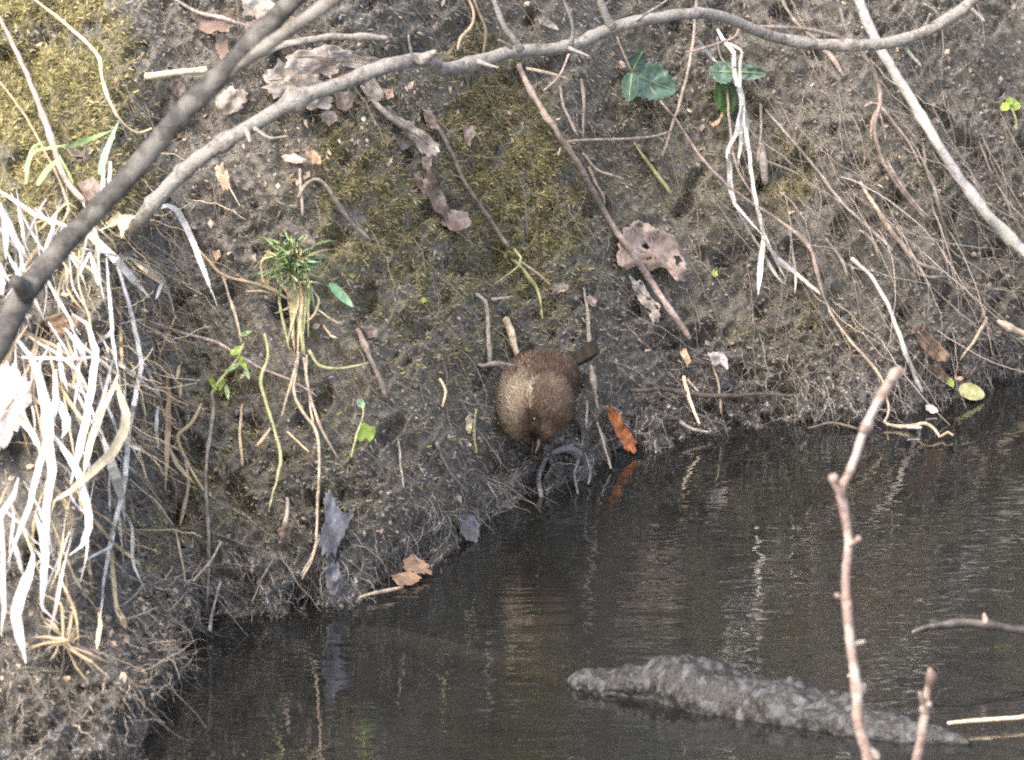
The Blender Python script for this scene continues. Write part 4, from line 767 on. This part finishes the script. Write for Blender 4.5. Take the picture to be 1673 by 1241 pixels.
p = plant('seedling', 'small seedling with a lobed yellow green leaf on the lower bank', 'seedling', (574, 745), 0.012)
leaf('leaflet', None, None, [(586, 702), (594, 690), (604, 696), (613, 698), (612, 712), (604, 722), (598, 714), (590, 722), (584, 716)], 'leaf_lime', lift=0.014, curl=0.12, parent=p)
leaf('leaflet', None, None, leaf_shape(590, 660, 16, 12, 60), 'leaf_mint', lift=0.014, parent=p)
stick('stalk', None, None, [(574, 748), (582, 712), (594, 676), (590, 660)], [4, 4, 3, 3], 'stem_green', lift=0.013, parent=p)
leaf('green_leaf', 'pale mint lance shaped leaf right of the green tuft', LF, leaf_shape(558, 482, 56, 15, 45, 0, .8), 'leaf_mint', lift=0.014, curl=0.15, fold=45)
leaf('green_leaf', 'plump yellow green leaf lying at the right waterline', LF, leaf_shape(1588, 640, 44, 26, 20, 0, .3), 'stem_green', lift=0.016, curl=0.15, fold=20)
leaf('green_leaf', 'narrow yellow green leaf tip beside the plump leaf', LF, leaf_shape(1553, 624, 18, 11, 60, 0, .3), 'leaf_lime', lift=0.016)
leaf('green_leaf', 'tiny pale green leaf on mossy earth left of centre', LF, leaf_shape(575, 450, 8, 7, 60, 0, .3), 'leaf_lime', lift=0.006)
leaf('green_leaf', 'tiny bright green leaf on mossy earth above the bird', LF, leaf_shape(692, 490, 9, 8, 20, 0, .3), 'leaf_lime', lift=0.006)
leaf('green_leaf', 'small faint green leaf right of the holed pink leaf', LF, leaf_shape(1168, 446, 12, 10, 60, 0, .3), 'leaf_lime', lift=0.006)
p = plant('grass_sprout', 'few fresh green grass blades on the top left moss', 'grass', (110, 240), 0.02)
for pts, w in [([(42, 300), (46, 262), (58, 246), (110, 236)], [6, 7, 8, 5]), ([(108, 242), (140, 228), (184, 212)], [9, 10, 4]), ([(60, 302), (78, 276), (100, 256)], [10, 13, 6]), ([(162, 285), (172, 250), (186, 215), (195, 195)], [12, 11, 8, 3]), ([(40, 280), (52, 240), (75, 230)], [5, 5, 3]), ([(120, 300), (105, 270), (95, 250)], [4, 4, 3])]:
    blade(p, pts, w, 'grass_green' if w[0] < 12 else 'leaf_mint', lift=0.03)

# green tuft with its hanging roots and runners
p = plant('grass_tuft', 'spiky green grass tuft hanging on bare earth left of centre', 'grass', (478, 440), 0.01)
r_ = random.Random(3)
for i in range(120):
    a_ = r_.uniform(-math.pi, math.pi); ln = r_.uniform(28, 74); bx0, by0 = 480 + r_.gauss(0, 7), 432 + r_.gauss(0, 14)
    ex, ey = bx0 + math.cos(a_) * ln, by0 + math.sin(a_) * ln * 0.75 - 8; droop = r_.uniform(4, 30)
    blade(p, [(bx0, by0), (bx0 * .6 + ex * .4 + r_.gauss(0, 3), by0 * .6 + ey * .4 - droop * 0.4), (bx0 * .25 + ex * .75, by0 * .25 + ey * .75 - droop * .1), (ex, ey + droop)], [r_.uniform(2.4, 3.6), 3.2, 2.4, 1], r_.choice(['grass_green', 'grass_green', 'grass_green', 'leaf_mint', 'stem_green', 'straw_dull']), lift=[0.012, 0.02 + r_.random() * 0.025, 0.012], n=9)
for i in range(26):
    x0 = 486 + r_.gauss(0, 8); blade(p, [(x0, 440 + r_.uniform(0, 20)), (x0 + r_.gauss(2, 4), 490), (x0 + r_.gauss(4, 8), 520 + r_.uniform(0, 65))], [5, 6, 3], 'stem_green' if r_.random() < .6 else 'straw_dull', lift=0.014, n=9)
for pts, w in [([(440, 408), (425, 430), (430, 460), (455, 478), (474, 492)], [4, 5, 5, 4]), ([(447, 430), (452, 455), (472, 480), (474, 500), (448, 512)], [4, 6, 6, 5, 4]), ([(474, 490), (430, 474), (400, 476)], [4, 3, 3]), ([(510, 470), (522, 490), (512, 515), (495, 530)], [4, 4, 4, 3]), ([(515, 500), (540, 520), (560, 530)], [4, 3, 3]), ([(528, 530), (540, 548), (552, 552)], [4, 3, 3])]:
    blade(p, pts, w, 'straw_dull', lift=0.016, n=12)
for lb, pts, w, mt in [
    ('long tan grass runner dropping from the tuft to the water', [(488, 575), (480, 632), (490, 665), (514, 700), (521, 730), (521, 780), (518, 840), (514, 900), (494, 945)], [5, 5, 6, 6, 5, 5, 4, 3], 'stem_tan'),
    ('brown runner beside the long tan one under the tuft', [(500, 580), (502, 625), (512, 665), (520, 690), (536, 720), (552, 750)], [5, 5, 5, 6, 4, 3], 'stem_tan'),
    ('green runner crossing right under the tuft', [(505, 572), (515, 590), (528, 600), (560, 601), (602, 593)], [6, 5, 5, 4, 3], 'stem_green'),
    ('short brown runner swinging left under the tuft', [(484, 590), (476, 625), (468, 650), (460, 680)], [4, 5, 4, 3], 'stem_tan'),
    ('thin brown runner in the middle under the tuft', [(496, 585), (506, 650), (514, 705)], [5, 4, 4], 'stem_tan'),
    ('red tan runner creeping right from the straw to the seedling', [(196, 528), (237, 524), (305, 546), (355, 559), (399, 586), (433, 605), (474, 620), (518, 647)], [4, 5, 6, 6, 5, 4, 4, 3], 'stem_pink'),
    ('thin tan runner from the bent white blade to the tuft', [(310, 395), (340, 424), (365, 450), (423, 465), (476, 490)], [5, 5, 5, 5, 4], 'straw_dull'),
    ('thin tan stem dropping from the runner left of the tuft', [(362, 445), (372, 475), (384, 515), (395, 560)], [4, 4, 5, 4], 'stem_tan'),
    ('knotted yellow stem hanging below the tuft on its left', [(432, 545), (437, 583), (426, 622), (438, 668), (453, 718), (459, 752), (450, 790), (440, 830)], [5, 5, 6, 6, 5, 6, 4, 3], 'stem_green'),
    ('tan zigzag straw on the dark earth beside the hanging grass', [(330, 659), (314, 690), (291, 710), (298, 740), (318, 776), (336, 805)], [5, 6, 6, 5, 5, 4], 'straw_dull'),
    ('long thin grey stem hanging to the left shore', [(345, 645), (350, 665), (345, 701), (338, 752), (336, 800), (340, 854), (341, 929), (336, 1000)], [6, 6, 6, 6, 6, 7, 6, 4], 'stem_grey'),
    ('grey brown stem hanging left of the long shore stem', [(302, 745), (308, 790), (300, 830), (294, 858)], [5, 6, 7, 5], 'stem_tan'),
    ('short tan straw bent under the yellow stem', [(442, 700), (432, 715), (420, 728)], [4, 6, 4], 'straw_dull'),
    ('tan straw slanting right beside the yellow stem', [(470, 705), (488, 722), (504, 738)], [4, 4, 3], 'straw_dull'),
    ('thin tan straw right of the hanging knotted stem', [(396, 660), (392, 700), (396, 760)], [3, 5, 4], 'straw_dull'),
    ('mauve stub of stem low on the left bank', [(468, 812), (470, 835), (464, 862)], [6, 7, 9], 'stem_pink'),
]:
    stick('stem', lb, 'stem', pts, w, mt, lift=0.016)
p = plant('seedling', 'sprawling green seedling under the red runner', 'seedling', (345, 640), 0.016)
for o_ in (leaf_shape(348, 626, 26, 9, 65, 0, .7), leaf_shape(362, 628, 22, 8, 110, 0, .7), leaf_shape(388, 572, 26, 11, -30, 0, .7), leaf_shape(396, 592, 30, 10, 60, 0, .7), leaf_shape(380, 600, 26, 8, 150, 0, .7), leaf_shape(402, 544, 22, 7, -20, 0, .7), leaf_shape(371, 640, 26, 7, 80, 0, .7), leaf_shape(404, 610, 20, 7, 70, 0, .6)):
    leaf('leaflet', None, None, o_, 'leaf_lime' if random.random() < .4 else 'grass_green', lift=0.02, parent=p)
stick('stalk', None, None, [(345, 645), (360, 620), (385, 590), (398, 560)], [6, 5, 4, 3], 'stem_green', lift=0.018, parent=p)

# ------------------------------------------------------------------ hanging dry grass
p = plant('dry_grass', 'bunch of bleached straw hanging from the arched branch down the right bank', 'dry grass', (1172, 47), 0.05)
for pts, w in [([(1172, 47), (1182, 64), (1199, 85), (1199, 118), (1209, 146), (1213, 176), (1203, 217), (1189, 244), (1193, 288), (1199, 332), (1223, 359), (1250, 389)], [9, 9, 7, 9, 10, 9, 6, 7, 6, 6, 6]), ([(1190, 70), (1213, 81), (1209, 102), (1209, 142), (1216, 190), (1223, 244), (1230, 298), (1237, 338), (1247, 379), (1267, 422)], [5, 6, 5, 7, 7, 6, 6, 6, 5]), ([(1213, 170), (1209, 237), (1206, 271)], [7, 6, 4]), ([(1191, 250), (1191, 290), (1194, 328)], [7, 6, 5]), ([(1142, 66), (1159, 88), (1174, 104)], [6, 6, 5]), ([(1209, 140), (1198, 130), (1195, 126)], [10, 8, 4]), ([(1205, 345), (1226, 378), (1246, 410), (1262, 440), (1274, 458), (1284, 464)], [5, 5, 5, 6, 5, 3]), ([(1236, 335), (1248, 385), (1242, 431), (1239, 482)], [6, 8, 10, 8]), ([(1245, 390), (1270, 420), (1301, 446), (1342, 482)], [7, 6, 6, 5]), ([(1290, 375), (1300, 448), (1299, 480)], [5, 5, 4]), ([(1250, 390), (1270, 430), (1284, 456)], [5, 4, 2]), ([(1218, 180), (1222, 215), (1212, 240)], [6, 8, 5])]:
    blade(p, pts, w, 'straw_white', lift=[0.05, 0.03, 0.02, 0.016], twist=0.3)
p = plant('dry_grass', 'big tussock of bleached dry grass hanging down the left mound', 'dry grass', (60, 420), 0.02)
BL = [([(162, 376), (215, 355), (271, 335), (288, 342), (305, 369), (325, 420), (340, 460), (356, 502)], [4, 5, 7, 11, 11, 9, 7, 4], 0), ([(130, 372), (149, 387), (190, 424), (220, 458), (244, 486)], [10, 13, 14, 11, 8], 0), ([(135, 405), (186, 417), (220, 424), (267, 453), (286, 512)], [4, 5, 6, 7, 6], 0), ([(288, 514), (271, 553), (258, 585)], [5, 5, 4], 2), ([(216, 424), (240, 440), (268, 464)], [6, 15, 8], 1), ([(267, 456), (254, 490)], [6, 5], 0),
      ([(174, 421), (179, 481), (184, 549), (193, 612)], [5, 6, 6, 4], 0), ([(190, 430), (210, 492), (223, 549), (232, 597), (223, 637), (210, 701), (204, 790), (182, 876), (171, 943), (160, 1038)], [9, 9, 9, 8, 8, 9, 8, 6, 6, 5], 0), ([(145, 414), (129, 451)], [5, 4], 0), ([(146, 412), (162, 466)], [7, 9], 0),
      ([(117, 512), (142, 529), (156, 570), (152, 617), (142, 678), (129, 735), (115, 790)], [5, 8, 12, 12, 11, 13, 12], 0), ([(106, 536), (129, 563), (142, 600)], [5, 10, 8], 0), ([(29, 556), (51, 583), (64, 617), (74, 668), (79, 718), (85, 769), (76, 820), (76, 873), (74, 917), (69, 966), (67, 992), (98, 1020)], [9, 12, 14, 16, 15, 14, 12, 13, 12, 9, 8], 0), ([(61, 595), (68, 634), (78, 671), (81, 718), (80, 760)], [12, 18, 18, 14, 9], 0),
      ([(90, 605), (91, 644), (85, 685), (78, 718), (64, 759), (54, 800), (48, 825), (33, 862), (13, 920)], [14, 15, 12, 12, 10, 9, 8, 7], 0), ([(92, 645), (108, 685), (108, 701), (100, 717)], [12, 14, 12, 6], 0), ([(30, 685), (51, 705), (66, 735)], [8, 11, 9], 0), ([(86, 710), (108, 739), (129, 776), (143, 828), (145, 862), (134, 891), (113, 907)], [9, 12, 14, 13, 12, 10, 6], 0), ([(192, 612), (183, 637), (166, 671), (149, 718), (135, 780)], [8, 17, 20, 17, 9], 1), ([(188, 620), (195, 641), (206, 674), (203, 705), (183, 739), (152, 769), (115, 802), (89, 817), (80, 855)], [7, 14, 17, 19, 18, 15, 9, 6, 4], 1),
      ([(169, 715), (183, 759), (196, 805), (204, 852)], [10, 17, 16, 6], 0), ([(166, 583), (210, 603), (259, 646)], [4, 5, 5], 0), ([(34, 583), (112, 586), (164, 583)], [5, 6, 4], 0), ([(258, 662), (255, 701), (260, 735)], [5, 7, 5], 0), ([(265, 560), (271, 590), (276, 651), (274, 718), (270, 800)], [4, 6, 10, 10, 6], 2), ([(233, 644), (234, 718), (233, 785)], [3, 4, 3], 2), ([(-8, 306), (61, 352), (129, 376)], [6, 6, 5], 0), ([(-4, 330), (10, 359), (27, 393), (46, 425)], [9, 12, 11, 7], 0), ([(4, 345), (10, 390), (10, 425)], [8, 9, 6], 0),
      ([(169, 264), (169, 298), (162, 337)], [5, 7, 6], 0), ([(181, 264), (177, 322)], [7, 6], 0), ([(58, 840), (71, 884), (76, 925)], [9, 14, 12], 0), ([(54, 905), (48, 935), (33, 973), (25, 1005), (32, 1040), (42, 1084)], [10, 16, 18, 18, 16, 10], 0), ([(20, 875), (37, 940)], [6, 8], 0), ([(4, 850), (4, 929), (6, 988), (3, 1040)], [6, 7, 9, 5], 0), ([(188, 870), (182, 891), (139, 916)], [4, 4, 4], 0), ([(140, 820), (149, 843), (182, 884), (229, 922)], [5, 6, 6, 6], 1), ([(182, 890), (185, 940), (190, 990), (205, 1026)], [7, 8, 6, 12], 2), ([(161, 1000), (163, 1020), (158, 1060)], [5, 12, 4], 1), ([(192, 995), (200, 1010), (206, 1028)], [5, 13, 7], 1),
      ([(70, 970), (100, 985), (103, 1040), (106, 1060)], [4, 5, 4, 3], 2), ([(40, 468), (30, 500), (20, 530)], [5, 6, 4], 2), ([(95, 440), (62, 460), (28, 470)], [4, 5, 4], 1), ([(100, 400), (60, 425), (24, 462)], [4, 5, 4], 1), ([(105, 438), (95, 480), (98, 510)], [4, 4, 3], 2), ([(60, 380), (110, 330), (128, 342)], [4, 4, 3], 2), ([(232, 585), (258, 640), (262, 650)], [4, 6, 4], 0), ([(160, 560), (180, 545), (184, 530)], [7, 6, 4], 0), ([(196, 470), (196, 530), (200, 600)], [5, 7, 5], 2), ([(222, 490), (245, 530), (262, 575)], [4, 5, 4], 2), ([(238, 540), (262, 545), (285, 560), (294, 588)], [4, 5, 8, 5], 2), ([(294, 595), (288, 620)], [6, 4], 2), ([(296, 625), (294, 650)], [5, 4], 2),
      ([(205, 725), (230, 735), (215, 770)], [4, 5, 4], 0), ([(200, 725), (240, 730), (270, 748)], [4, 4, 3], 2), ([(276, 730), (290, 760), (318, 790)], [6, 9, 4], 2), ([(248, 700), (230, 710), (205, 725)], [3, 4, 3], 2), ([(30, 780), (22, 810), (2, 840), (-6, 870)], [8, 9, 9, 7], 0), ([(0, 560), (40, 545), (80, 560), (130, 590)], [4, 5, 5, 4], 2), ([(40, 545), (90, 575), (128, 605), (150, 650)], [4, 5, 4, 3], 1), ([(95, 560), (100, 600), (110, 640)], [7, 9, 5], 0), ([(78, 560), (90, 620), (130, 680), (150, 720)], [5, 6, 5, 4], 2)]
for pts, w, k in BL:
    blade(p, pts, w, ('straw_white', 'straw_cream', 'straw_dull')[k], lift=[0.03, 0.045, 0.035] if k < 2 else 0.022, twist=0.45)
r_ = random.Random(11)
for i in range(105):
    x0, y0 = r_.uniform(-30, 200), r_.choice([r_.uniform(300, 420), r_.uniform(500, 640), r_.uniform(700, 900)]); ln = r_.uniform(60, 190); sw = r_.uniform(-60, 80); k = r_.random()
    if x0 > 150 and y0 < 420: continue
    blade(p, [(x0, y0), (x0 + sw * .35 + r_.gauss(0, 6), y0 + ln * .35), (x0 + sw * .7 + r_.gauss(0, 8), y0 + ln * .7), (x0 + sw, y0 + ln)], [3, r_.uniform(3, 7), r_.uniform(3, 6), 2], 'straw_white' if k < .55 else ('straw_cream' if k < .65 else 'straw_dull'), lift=[0.008, 0.03 * r_.random() + 0.008, 0.012], n=9, twist=0.8)
p = plant('dry_grass', 'matted dead grass star at the foot of the left mound', 'dry grass', (108, 1050), 0.01)
for i in range(18):
    a_ = r_.uniform(-math.pi, math.pi); ln = r_.uniform(25, 95)
    blade(p, [(108 + r_.gauss(0, 5), 1050 + r_.gauss(0, 5)), (108 + math.cos(a_) * ln * .5 + r_.gauss(0, 5), 1050 + math.sin(a_) * ln * .5), (108 + math.cos(a_) * ln, 1050 + math.sin(a_) * ln * 0.8 + 8)], [4, 5, 2], 'straw_dull', lift=[0.02, 0.018, 0.008], n=8)

# ------------------------------------------------------------------ the bird: a small round brown wren stooping to the water, tail cocked to the upper right
def bird():
    t0 = hit(880, 716) - 0.034; S = PX * t0 / DIST; cx, cy = 876.0, 648.0
    org = CAM + ray(cx, cy) * t0
    # local frame in photo pixels: a right, b up, c towards the viewer
    FR = np.array([list(RIGHT), list(UP), list(-FWD)])
    def ell(Pt, c_, r_, rot=0):
        d = Pt - np.array(c_); a_ = math.radians(rot); x = d[:, 0] * math.cos(a_) + d[:, 1] * math.sin(a_); y = -d[:, 0] * math.sin(a_) + d[:, 1] * math.cos(a_)
        q = np.sqrt((x / r_[0]) ** 2 + (y / r_[1]) ** 2 + (d[:, 2] / r_[2]) ** 2); return (q - 1) * min(r_)
    def smin(a_, b__, k): h = np.clip(0.5 + 0.5 * (b__ - a_) / k, 0, 1); return b__ * (1 - h) + a_ * h - k * h * (1 - h)
    def sdf(Pt):
        d = ell(Pt, (0, 10, 0), (62, 64, 56), 0)                          # body
        d = smin(d, ell(Pt, (-22, -16, 14), (43, 55, 48), 12), 14)        # puffed breast
        d = smin(d, ell(Pt, (25, -12, 36), (36, 46, 35), -10), 6)          # head bowed in front
        d = smin(d, ell(Pt, (10, -54, 40), (15, 22, 16), 16), 10)         # face narrowing to the bill
        d = smin(d, ell(Pt, (32, 34, -12), (36, 36, 34), 35), 14)         # rump
        return d
    import bmesh
    bm = bmesh.new(); bmesh.ops.create_icosphere(bm, subdivisions=6, radius=1.0)
    D = np.array([v.co[:] for v in bm.verts]); Fc = [tuple(v.index for v in f.verts) for f in bm.faces]; bm.free()
    C0 = np.array([4.0, -4.0, 12.0]); ts = np.linspace(125, 12, 150); best = np.full(len(D), 12.0); done = np.zeros(len(D), bool); prev = np.full(len(D), 1e3)
    for i, t in enumerate(ts):
        s = sdf(C0 + D * t); newin = (s < 0) & ~done
        f = np.clip(prev / (prev - s + 1e-9), 0, 1); best[newin] = (t + (ts[0] - ts[1]) * (1 - f))[newin]; done |= newin; prev = s
    L = C0 + D * best[:, None]
    def plum(Lp, jit=None):
        a_, b__, c_ = Lp.T; n1 = gn(a_ / 9, b__ / 9 + c_ / 11, 31); n2 = gn(a_ / 3.2, b__ / 3.2 + c_ / 3, 32)
        col_ = np.tile(np.array([0.074, 0.052, 0.04]), (len(Lp), 1))                        # warm dark brown back
        def over(m_, c__):
            nonlocal col_; col_ = col_ * (1 - m_[:, None]) + np.array(c__) * m_[:, None]
        bars = 0.5 + 0.5 * np.sin((b__ * 0.8 + a_ * 0.4) * 0.62 + 3 * n1); over(0.75 * bars * sst(-30, 30, b__), (0.035, 0.023, 0.016))
        edge = -14 + 0.22 * b__ + 4 * n1 + 10 * sst(-40, -72, b__)                       # breast lies left of the head
        br = sst(edge + 10, edge - 14, a_ + 6 * n2 + 5 * n1) * sst(58, 6, b__ + 8 * n1 + 0.35 * (a_ + 40))
        over(br, (0.255, 0.213, 0.163)); over(br * sst(-35, -70, b__) * 0.45, (0.3, 0.205, 0.12))
        fl = sst(0.1, 0.5, n1) * br; over(fl * 0.35, (0.13, 0.09, 0.06))
        hd = sst(4, -2, np.sqrt(((a_ - 24) / 34) ** 2 + ((b__ + 14) / 48) ** 2) * 30 - 30 + n1 * 2) * (1 - br) * (c_ > 10); over(hd * 0.85, (0.088, 0.067, 0.052)); over(sst(0.35, 0.6, gn(a_ / 5, b__ / 5 + c_ / 4, 33)) * sst(20, 40, b__) * 0.5, (0.22, 0.17, 0.12))
        def line(p0, p1, w_):
            p0, p1 = np.array(p0), np.array(p1); q = np.stack([a_, b__], 1); u = np.clip(((q - p0) @ (p1 - p0)) / ((p1 - p0) @ (p1 - p0)), 0, 1)
            return sst(w_, w_ * 0.4, np.linalg.norm(q - p0 - u[:, None] * (p1 - p0), axis=1) + 1.2 * n2) * (c_ > 5)
        over(line((-2, 24), (-13, 12), 6) * 0.5, (0.36, 0.3, 0.25)); over(line((-9, 8), (-11, -22), 3.4) * 0.8, (0.42, 0.34, 0.24))        # pale eyebrow
        over(line((3, -74), (2, -40), 6) * 0.8, (0.03, 0.021, 0.016)); over(line((-8, -28), (8, -46), 9) * 0.75, (0.035, 0.026, 0.02)); over(line((-13, -24), (-2, -70), 3.5) * 0.7, (0.04, 0.028, 0.02)); over(line((52, -34), (22, -64), 6) * 0.5, (0.17, 0.115, 0.08))
        return np.clip(col_ * (1 + 0.34 * n2 + 0.3 * n1)[:, None], 0.008, 1)
    root = empty('bird', org, 'small round brown wren stooping over the muddy waterline', 'bird')
    tow = lambda Lp: (Lp @ FR) * S
    body = mesh_obj('body', tow(L), Fc, 'plumage', root); tint(body, plum(L))
    # plumage: fine barbs laid from the bill back over the body
    Fa = np.array(Fc); tri = L[Fa]; ar = np.linalg.norm(np.cross(tri[:, 1] - tri[:, 0], tri[:, 2] - tri[:, 0]), axis=1)
    nf = 26000; k = rng.choice(len(Fa), nf, p=ar / ar.sum()); w_ = rng.dirichlet((1, 1, 1), nf); Q = (tri[k] * w_[:, :, None]).sum(1)
    N = np.cross(tri[k][:, 1] - tri[k][:, 0], tri[k][:, 2] - tri[k][:, 0]); N /= np.linalg.norm(N, axis=1, keepdims=True)
    N[(N * (Q - C0)).sum(1) < 0] *= -1
    fd = Q - np.array([2, -80, 44.0]); fd = fd / np.linalg.norm(fd, axis=1, keepdims=True) + rng.normal(size=(nf, 3)) * 0.28
    fd -= N * (fd * N).sum(1)[:, None]; fd /= np.linalg.norm(fd, axis=1, keepdims=True); sd_ = np.cross(fd, N)
    ln = rng.uniform(6, 15, nf)[:, None]; wd_ = rng.uniform(0.6, 1.4, nf)[:, None]; lift_ = rng.uniform(0.3, 4.0, nf)[:, None]
    V = np.stack([Q - sd_ * wd_ - N * .6, Q + sd_ * wd_ - N * .6, Q + fd * ln * .6 + N * lift_ * .7 + sd_ * wd_ * .8, Q + fd * ln * .6 + N * lift_ * .7 - sd_ * wd_ * .8, Q + fd * ln + N * lift_], 1).reshape(-1, 3)
    F = (np.array([(0, 1, 2), (0, 2, 3), (3, 2, 4)])[None] + (np.arange(nf) * 5)[:, None, None]).reshape(-1, 3).tolist()
    pl = mesh_obj('plumage', tow(V), [tuple(f) for f in F], 'plumage', root, smooth=False); tint(pl, np.repeat(plum(Q) * rng.uniform(0.6, 1.45, (nf, 1)), 5, axis=0)); pl['kind'] = 'stuff'
    # tail of separate short feathers
    for i in range(6):
        a_ = math.radians(29 + i * 1.8); b0 = np.array([44, 42 + i * 1.8, -16 - i * 1.2]); d = np.array([math.cos(a_), math.sin(a_), -0.1]); sd = np.array([-math.sin(a_), math.cos(a_), 0.25]); V = []
        for s in range(9):
            u = s / 8; w = 5.5 * (0.9 + 0.2 * u) * (1 if u < .85 else 0.7 if u < .95 else .25); c_ = b0 + d * u * 68 + np.array([0, 0, 2 * math.sin(u * 3)])
            V += [c_ - sd * w, c_ + np.array([0, 0, 1.2]), c_ + sd * w, c_ - np.array([0, 0, .8])]
        Fq = [(r * 4 + j, r * 4 + (j + 1) % 4, r * 4 + 4 + (j + 1) % 4, r * 4 + 4 + j) for r in range(8) for j in range(4)] + [(3, 2, 1, 0), (32, 33, 34, 35)]
        V = np.array(V); o = mesh_obj('tail_feather', tow(V), Fq, 'plumage', root)
        cb = np.array([0.03, 0.023, 0.019])[None] * np.repeat(np.where(np.arange(9) % 2, 0.6, 1.0), 4)[:, None]; tint(o, cb)
    # folded wing on the far side, barred flight feathers
    for i in range(7):
        b0 = np.array([44 + i * 1.5, 34 - i * 7, 8 - i]); d = np.array([0.45, 0.55, -0.7]); d /= np.linalg.norm(d); sd = np.array([0.6, -0.75, 0.1]); V = []
        for s in range(7):
            u = s / 6; w = 3.6 * (1 - 0.75 * u * u); c_ = b0 + d * u * 34 + np.array([3, 0, 3]) * math.sin(u * 3); V += [c_ - sd * w, c_ + np.array([.8, .3, .8]), c_ + sd * w, c_ - np.array([.8, .3, .8])]
        Fq = [(r * 4 + j, r * 4 + (j + 1) % 4, r * 4 + 4 + (j + 1) % 4, r * 4 + 4 + j) for r in range(6) for j in range(4)] + [(3, 2, 1, 0), (24, 25, 26, 27)]
        o = mesh_obj('wing_feather', tow(np.array(V)), Fq, 'plumage', root); tint(o, np.array([0.105, 0.066, 0.04])[None] * np.repeat(np.where(np.arange(7) % 2, 0.5, 1.0), 4)[:, None])
    def ptube(name, pts, w, mat, sides=8, par=root):
        P = [Vector(r) for r in cr(pts, 10)[:, :3]]; ww = np.interp(np.linspace(0, 1, 10), np.linspace(0, 1, len(w)), w)
        v_, f_ = tube_mesh(P, list(ww), sides, 0.02, 0, 5); return mesh_obj(name, tow(np.array([q[:] for q in v_])), f_, mat, par)
    ptube('bill', [(5, -68, 46), (3, -80, 49), (-2, -92, 49)], [8, 5.5, 1.5], 'bill_horn')
    # eye, on the left of the bowed face
    bm = bmesh.new(); bmesh.ops.create_icosphere(bm, subdivisions=2, radius=5.0); ev = np.array([v.co[:] for v in bm.verts]); ef = [tuple(v.index for v in f.verts) for f in bm.faces]; bm.free()
    q = np.array([[-3.0, -36.0, 12.0]]); dirn = q - C0; dirn /= np.linalg.norm(dirn); kk = int(np.argmax(np.where(L[:, 2] > 20, -((L[:, 0] + 3) ** 2 + (L[:, 1] + 37) ** 2), -1e9)))
    mesh_obj('eye', tow(ev + L[kk] - np.array([0, 0, 1.5])), ef, 'eye_black', root)
    # legs gripping the mud
    for s in (-1, 1):
        x0 = 8 + s * 16
        lg = ptube('leg', [(x0, -50, 0), (x0 + 2, -78, 4), (x0, -98, -8)], [6, 4, 4], 'bill_horn')
        for j, (dx, dz) in enumerate([(-12, 12), (0, 16), (11, 10), (1, -12)]):
            ptube('toe', [(x0, -97, -8), (x0 + dx * .6, -98, -8 + dz * .6), (x0 + dx, -102, -8 + dz)], [4, 3, 1.5], 'bill_horn', 6, lg)
bird()
